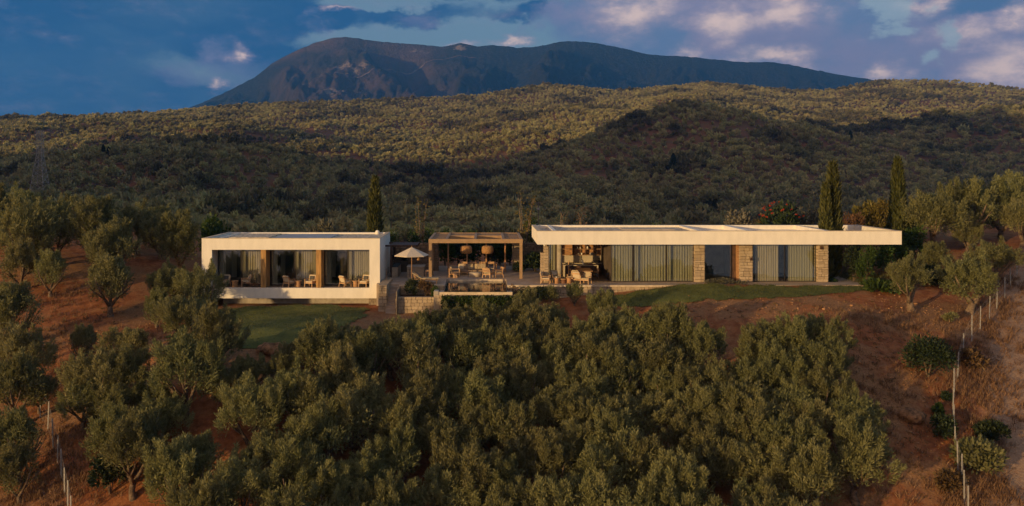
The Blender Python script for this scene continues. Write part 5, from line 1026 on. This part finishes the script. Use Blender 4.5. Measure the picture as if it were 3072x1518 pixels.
grasses('bank_grass', 'long green grass on the bank at the villa end', [(2540, 830, .9, .8, .4), (2600, 845, 1.4, .5, .4), (2500, 850, .7, .4, .2)], 5000, .32, leafmat('bank_blade', (.05, .055, .014), (.12, .11, .035), .3), 5)
grasses('dry_grass', 'dry brown grass growing along the fences and on the slope', [(2920, 1080, 1.0, 1.6, .10), (2960, 1180, 1.0, 1.5, .10), (2930, 1290, .8, 1.2, .07), (2990, 1000, .9, 1.5, .08), (3010, 920, .8, 1.4, .06), (2990, 1480, .8, .8, .06), (2900, 1500, .8, .6, .04), (3040, 850, .8, 1.3, .05), (2650, 1180, 1.6, 1.6, .05), (2600, 1400, 1.8, 1.2, .05),
        (200, 1150, 1.2, 1.8, .06), (200, 1320, 1.2, 1.4, .08), (260, 1450, 1.4, 1.0, .08), (100, 1480, 1.6, .8, .08), (190, 1000, 1.3, 1.6, .05), (420, 1030, 1.0, 1.4, .03), (180, 900, 1.0, 1.5, .03), (2600, 960, 1.8, 1.2, .04), (2750, 990, 1.6, 1.2, .04)], 26000, .34, DRY, 6)

grasses('weeds', 'short brown weeds dotting the bare red ground', [(2300, 940, 5, 1.5, .14), (2550, 940, 3.5, 2.5, .16), (2650, 1080, 2.2, 2.5, .14), (2700, 1250, 1.8, 2, .12), (2600, 1420, 2, 1.5, .1), (300, 980, 3, 2.5, .12), (200, 820, 2.5, 3, .1), (250, 1300, 2.5, 2.5, .12)], 9000, .13, leafmat('weed_blade', (.10, .06, .025), (.22, .16, .07), .25), 16)
# ---------------------------------------------------------------- fences, rocks, poles, pylon
def fence(label, P, hgt, lean=0.0, seed=1):
    q = [pick(px, py) for px, py in P]; r = random.Random(seed); t = thing('wire_fence', label, 'fence', tuple(q[0])); tops = []
    for p in q:
        top = p+Vector((r.uniform(-.06, .06)+lean, r.uniform(-.05, .05), hgt*r.uniform(.92, 1.05))); tops.append(top); MB().bar(p-Vector((0, 0, .3)), top, .026, .02).build('post', METAL, t)
    for u in (.12, .35, .58, .8, .97):
        m = MB()
        for a, b, c, d_ in zip(q[:-1], q[1:], tops[:-1], tops[1:]):
            p0, p1 = a.lerp(c, u), b.lerp(d_, u); m.bar(p0, p1, .003, n=3)
        m.build('wire', METAL, t)
    mesh = MB()
    for a, b, c, d_ in zip(q[:-1], q[1:], tops[:-1], tops[1:]):
        L_ = (b-a).length; n = int(L_/.5)
        for i in range(1, n): u = i/n; mesh.bar(a.lerp(b, u)+Vector((0, 0, .03)), c.lerp(d_, u), .002, n=3)
    mesh.build('wire_mesh', METAL, t); return t
fence('wire fence with thin metal posts climbing the right edge', [(2905, 1560), (2893, 1512), (2884, 1468), (2874, 1420), (2866, 1370), (2860, 1310), (2858, 1250), (2862, 1195), (2872, 1140), (2890, 1075), (2915, 1025), (2940, 990), (2968, 965), (2990, 930), (3014, 895), (3032, 860), (3052, 825), (3080, 790)], 1.55, seed=4)
fence('sagging wire fence with metal posts at the lower left', [(120, 1255), (143, 1290), (160, 1345), (172, 1395), (184, 1440), (194, 1490), (204, 1540), (214, 1580)], 1.45, seed=5)
def rock(label, x, y, s, seed, m_, name='boulder', sq=.6):
    r = random.Random(seed); bm = bmesh.new(); bmesh.ops.create_icosphere(bm, subdivisions=3, radius=1)
    for v in bm.verts:
        n = float(fbm(np.array([v.co.x*1.7+seed]), np.array([v.co.y*1.7+v.co.z*1.3]), seed)[0]); k = 1+(n-.47)*.9; v.co = Vector((v.co.x*s*1.2, v.co.y*s, v.co.z*s*sq))*k
    me = bpy.data.meshes.new(name); bm.to_mesh(me); bm.free(); me.materials.append(m_); o = oobj(name, me); o.location = (x, y, H1(x, y)+s*sq*.35); o.rotation_euler = (0, 0, r.uniform(0, 6)); tag(o, label, 'rock'); return o
ROCK = mat('ochre_rock', (.27, .14, .065), .95, .3, 3.0, .9, 10)
g_ = pick(2735, 1258); rock('ochre boulder lying on the red ground inside the right fence', g_.x, g_.y, .62, 3, ROCK)
for i, (px, py, s_, lb) in enumerate(((2595, 800, .38, 'reddish rock on the bank at the villa end'), (2640, 770, .3, 'rock higher up the bank at the villa end'), (815, 1058, .7, 'rock at the front edge of the lower lawn'), (2810, 745, .35, 'pale rock under the hard-pruned old olive'), (2870, 700, .4, 'rock beside the ancient gnarled olive'))):
    g_ = pick(px, py); rock(lb, g_.x, g_.y, s_, 10+i, ROCK)
# pebbles strewn over the red soil
r = np.random.default_rng(8); V = []; Q = []; b = 0
cube = np.array([(x, y, z) for z in (-1, 1) for y in (-1, 1) for x in (-1, 1)], float); cf = np.array([(0, 2, 3, 1), (4, 5, 7, 6), (0, 1, 5, 4), (2, 6, 7, 3), (0, 4, 6, 2), (1, 3, 7, 5)])
for (px, py, rx, ry, k) in ((2300, 930, 5, 1.6, 200), (2500, 920, 4, 2.0, 300), (2650, 1000, 2.6, 2.5, 400), (2600, 1100, 2.0, 2, 300), (2720, 1300, 2.0, 1.2, 300), (2150, 930, 3, 1.2, 300), (2800, 930, 2.5, 1.5, 300), (250, 980, 3, 2, 250), (3050, 1200, .8, 4, 250)):
    g_ = pick(px, py); P = np.stack([g_.x+r.normal(size=k)*rx, g_.y+r.normal(size=k)*ry], 1); P = P[~((P[:, 0] < 27) & (P[:, 1] > 58.5))]; z = HF(P[:, 0], P[:, 1])
    for (x, y), h_ in zip(P, z):
        s_ = r.lognormal(-3.75, .45); a = r.uniform(0, 3.1); c, d_ = math.cos(a), math.sin(a); q = cube*np.array([s_*1.3, s_, s_*.7])*r.uniform(.6, 1.2, (8, 3)); q = np.stack([q[:, 0]*c-q[:, 1]*d_+x, q[:, 0]*d_+q[:, 1]*c+y, q[:, 2]+h_+s_*.2], 1); V.append(q); Q.append(cf+b); b += 8
tag(oobj('pebbles', npmesh('pebbles', np.concatenate(V), np.concatenate(Q), mat('pebble', (.36, .19, .09), .95, .3, 2.0))), 'small pale stones strewn over the red soil', 'stones', kind='stuff')
# lattice pylon
g_ = pick(120, 588, 150); Yp = g_.y; hgt = WZ(392, Yp)-g_.z; PY = thing('lattice_pylon', 'slim lattice steel pylon in the valley at the far left', 'pylon', tuple(g_)); W0, W1 = 44*Yp/FPX/2, 15*Yp/FPX/2; th = .075*Yp/330
STEEL = mat('pylon_steel', (.46, .40, .36), .6, .1, 2.0)
def lev(u): return W0+(W1-W0)*min(1, u/.62), g_.z+hgt*u
def cor(u, i): w_, z = lev(u); return Vector((g_.x+(-w_ if i in (0, 3) else w_), g_.y+(-w_ if i in (0, 1) else w_), z))
for i in range(4): MB().bar(cor(0, i), cor(.62, i), th).bar(cor(.62, i), cor(1, i), th).build('leg', STEEL, PY)
lv_ = [0, .1, .2, .29, .38, .46, .54, .62, .7, .78, .86, .93, 1]
for a, b in zip(lv_[:-1], lv_[1:]):
    m = MB()
    for i in range(4): j = (i+1) % 4; m.bar(cor(a, i), cor(b, j), th*.6).bar(cor(a, j), cor(b, i), th*.6).bar(cor(b, i), cor(b, j), th*.6)
    m.build('bracing', STEEL, PY)
for u, l_ in ((.66, 1.9), (.8, 1.6), (.93, 1.3)):
    z = g_.z+hgt*u; MB().bar((g_.x-W1*l_*1.7, g_.y, z), (g_.x+W1*l_*1.7, g_.y, z), th*.8).bar((g_.x-W1*l_*1.7, g_.y, z), (g_.x, g_.y, z+hgt*.05), th*.5).bar((g_.x+W1*l_*1.7, g_.y, z), (g_.x, g_.y, z+hgt*.05), th*.5).build('crossarm', STEEL, PY)
def upole(label, px, ytop, ybot, Y=None, th=None, double=False):
    if Y is None: p = pick(px, ybot, 180)
    else: x = WX(px, Y); p = Vector((x, Y, H1(x, Y)))
    t = thing('utility_pole', label, 'pole', tuple(p), 'wooden power poles'); top = WZ(ytop, p.y); th = th or max(.13, .45*p.y/FPX)
    MB().bar((p.x, p.y, p.z-.5), (p.x, p.y, top), th, n=6, w2=.75).build('pole', POLEW, t); c = 9*p.y/FPX; MB().bar((p.x-c, p.y, top-.25*c), (p.x+c, p.y, top-.25*c), th*.6).build('crossarm', POLEW, t)
    if double: MB().bar((p.x-c*1.2, p.y, top-1.1*c), (p.x+c*1.2, p.y, top-1.1*c), th*.6).build('crossarm', POLEW, t); MB().box(p.x-.3, p.x+.3, p.y-.3, p.y+.1, top-c*2.6, top-c*1.9).build('transformer', METAL, t)
    return t
upole('wooden power pole in the valley left of the pergola', 1266, 586, 640, 190, .13); upole('power pole with transformer box left of the long villa roof', 1615, 606, 650, 190, .13, True)
for i, (px, a, b, lb) in enumerate(((1119, 297, 316, 'tiny pole on the far ridge, left of three'), (1231, 294, 314, 'tiny pole on the far ridge, middle of three'), (1310, 285, 306, 'tiny pole on the far ridge, right of three'), (1811, 292, 322, 'pale pole standing on the lit far slope'), (878, 324, 342, 'tiny pole on the left part of the far slope'), (205, 420, 438, 'small pole between the pylon and the far cypress pair'))): upole(lb, px, a, b)

# ---------------------------------------------------------------- evening haze in the air
m = bpy.data.materials.new('haze'); m.use_nodes = True; t = m.node_tree; t.nodes.clear(); g = NT(t)
out = g.n('ShaderNodeOutputMaterial'); pv = g.n('ShaderNodeVolumePrincipled')
pv.inputs['Color'].default_value = (.07, .34, 1.0, 1); pv.inputs['Density'].default_value = 1.25e-4; pv.inputs['Anisotropy'].default_value = 0.0
t.links.new(pv.outputs[0], out.inputs['Volume'])
hz = MB().box(-3300, 3300, -2600, 4750, -80, 760).build('haze', m); tag(hz, 'thin blue evening haze filling the air', 'haze', kind='stuff')
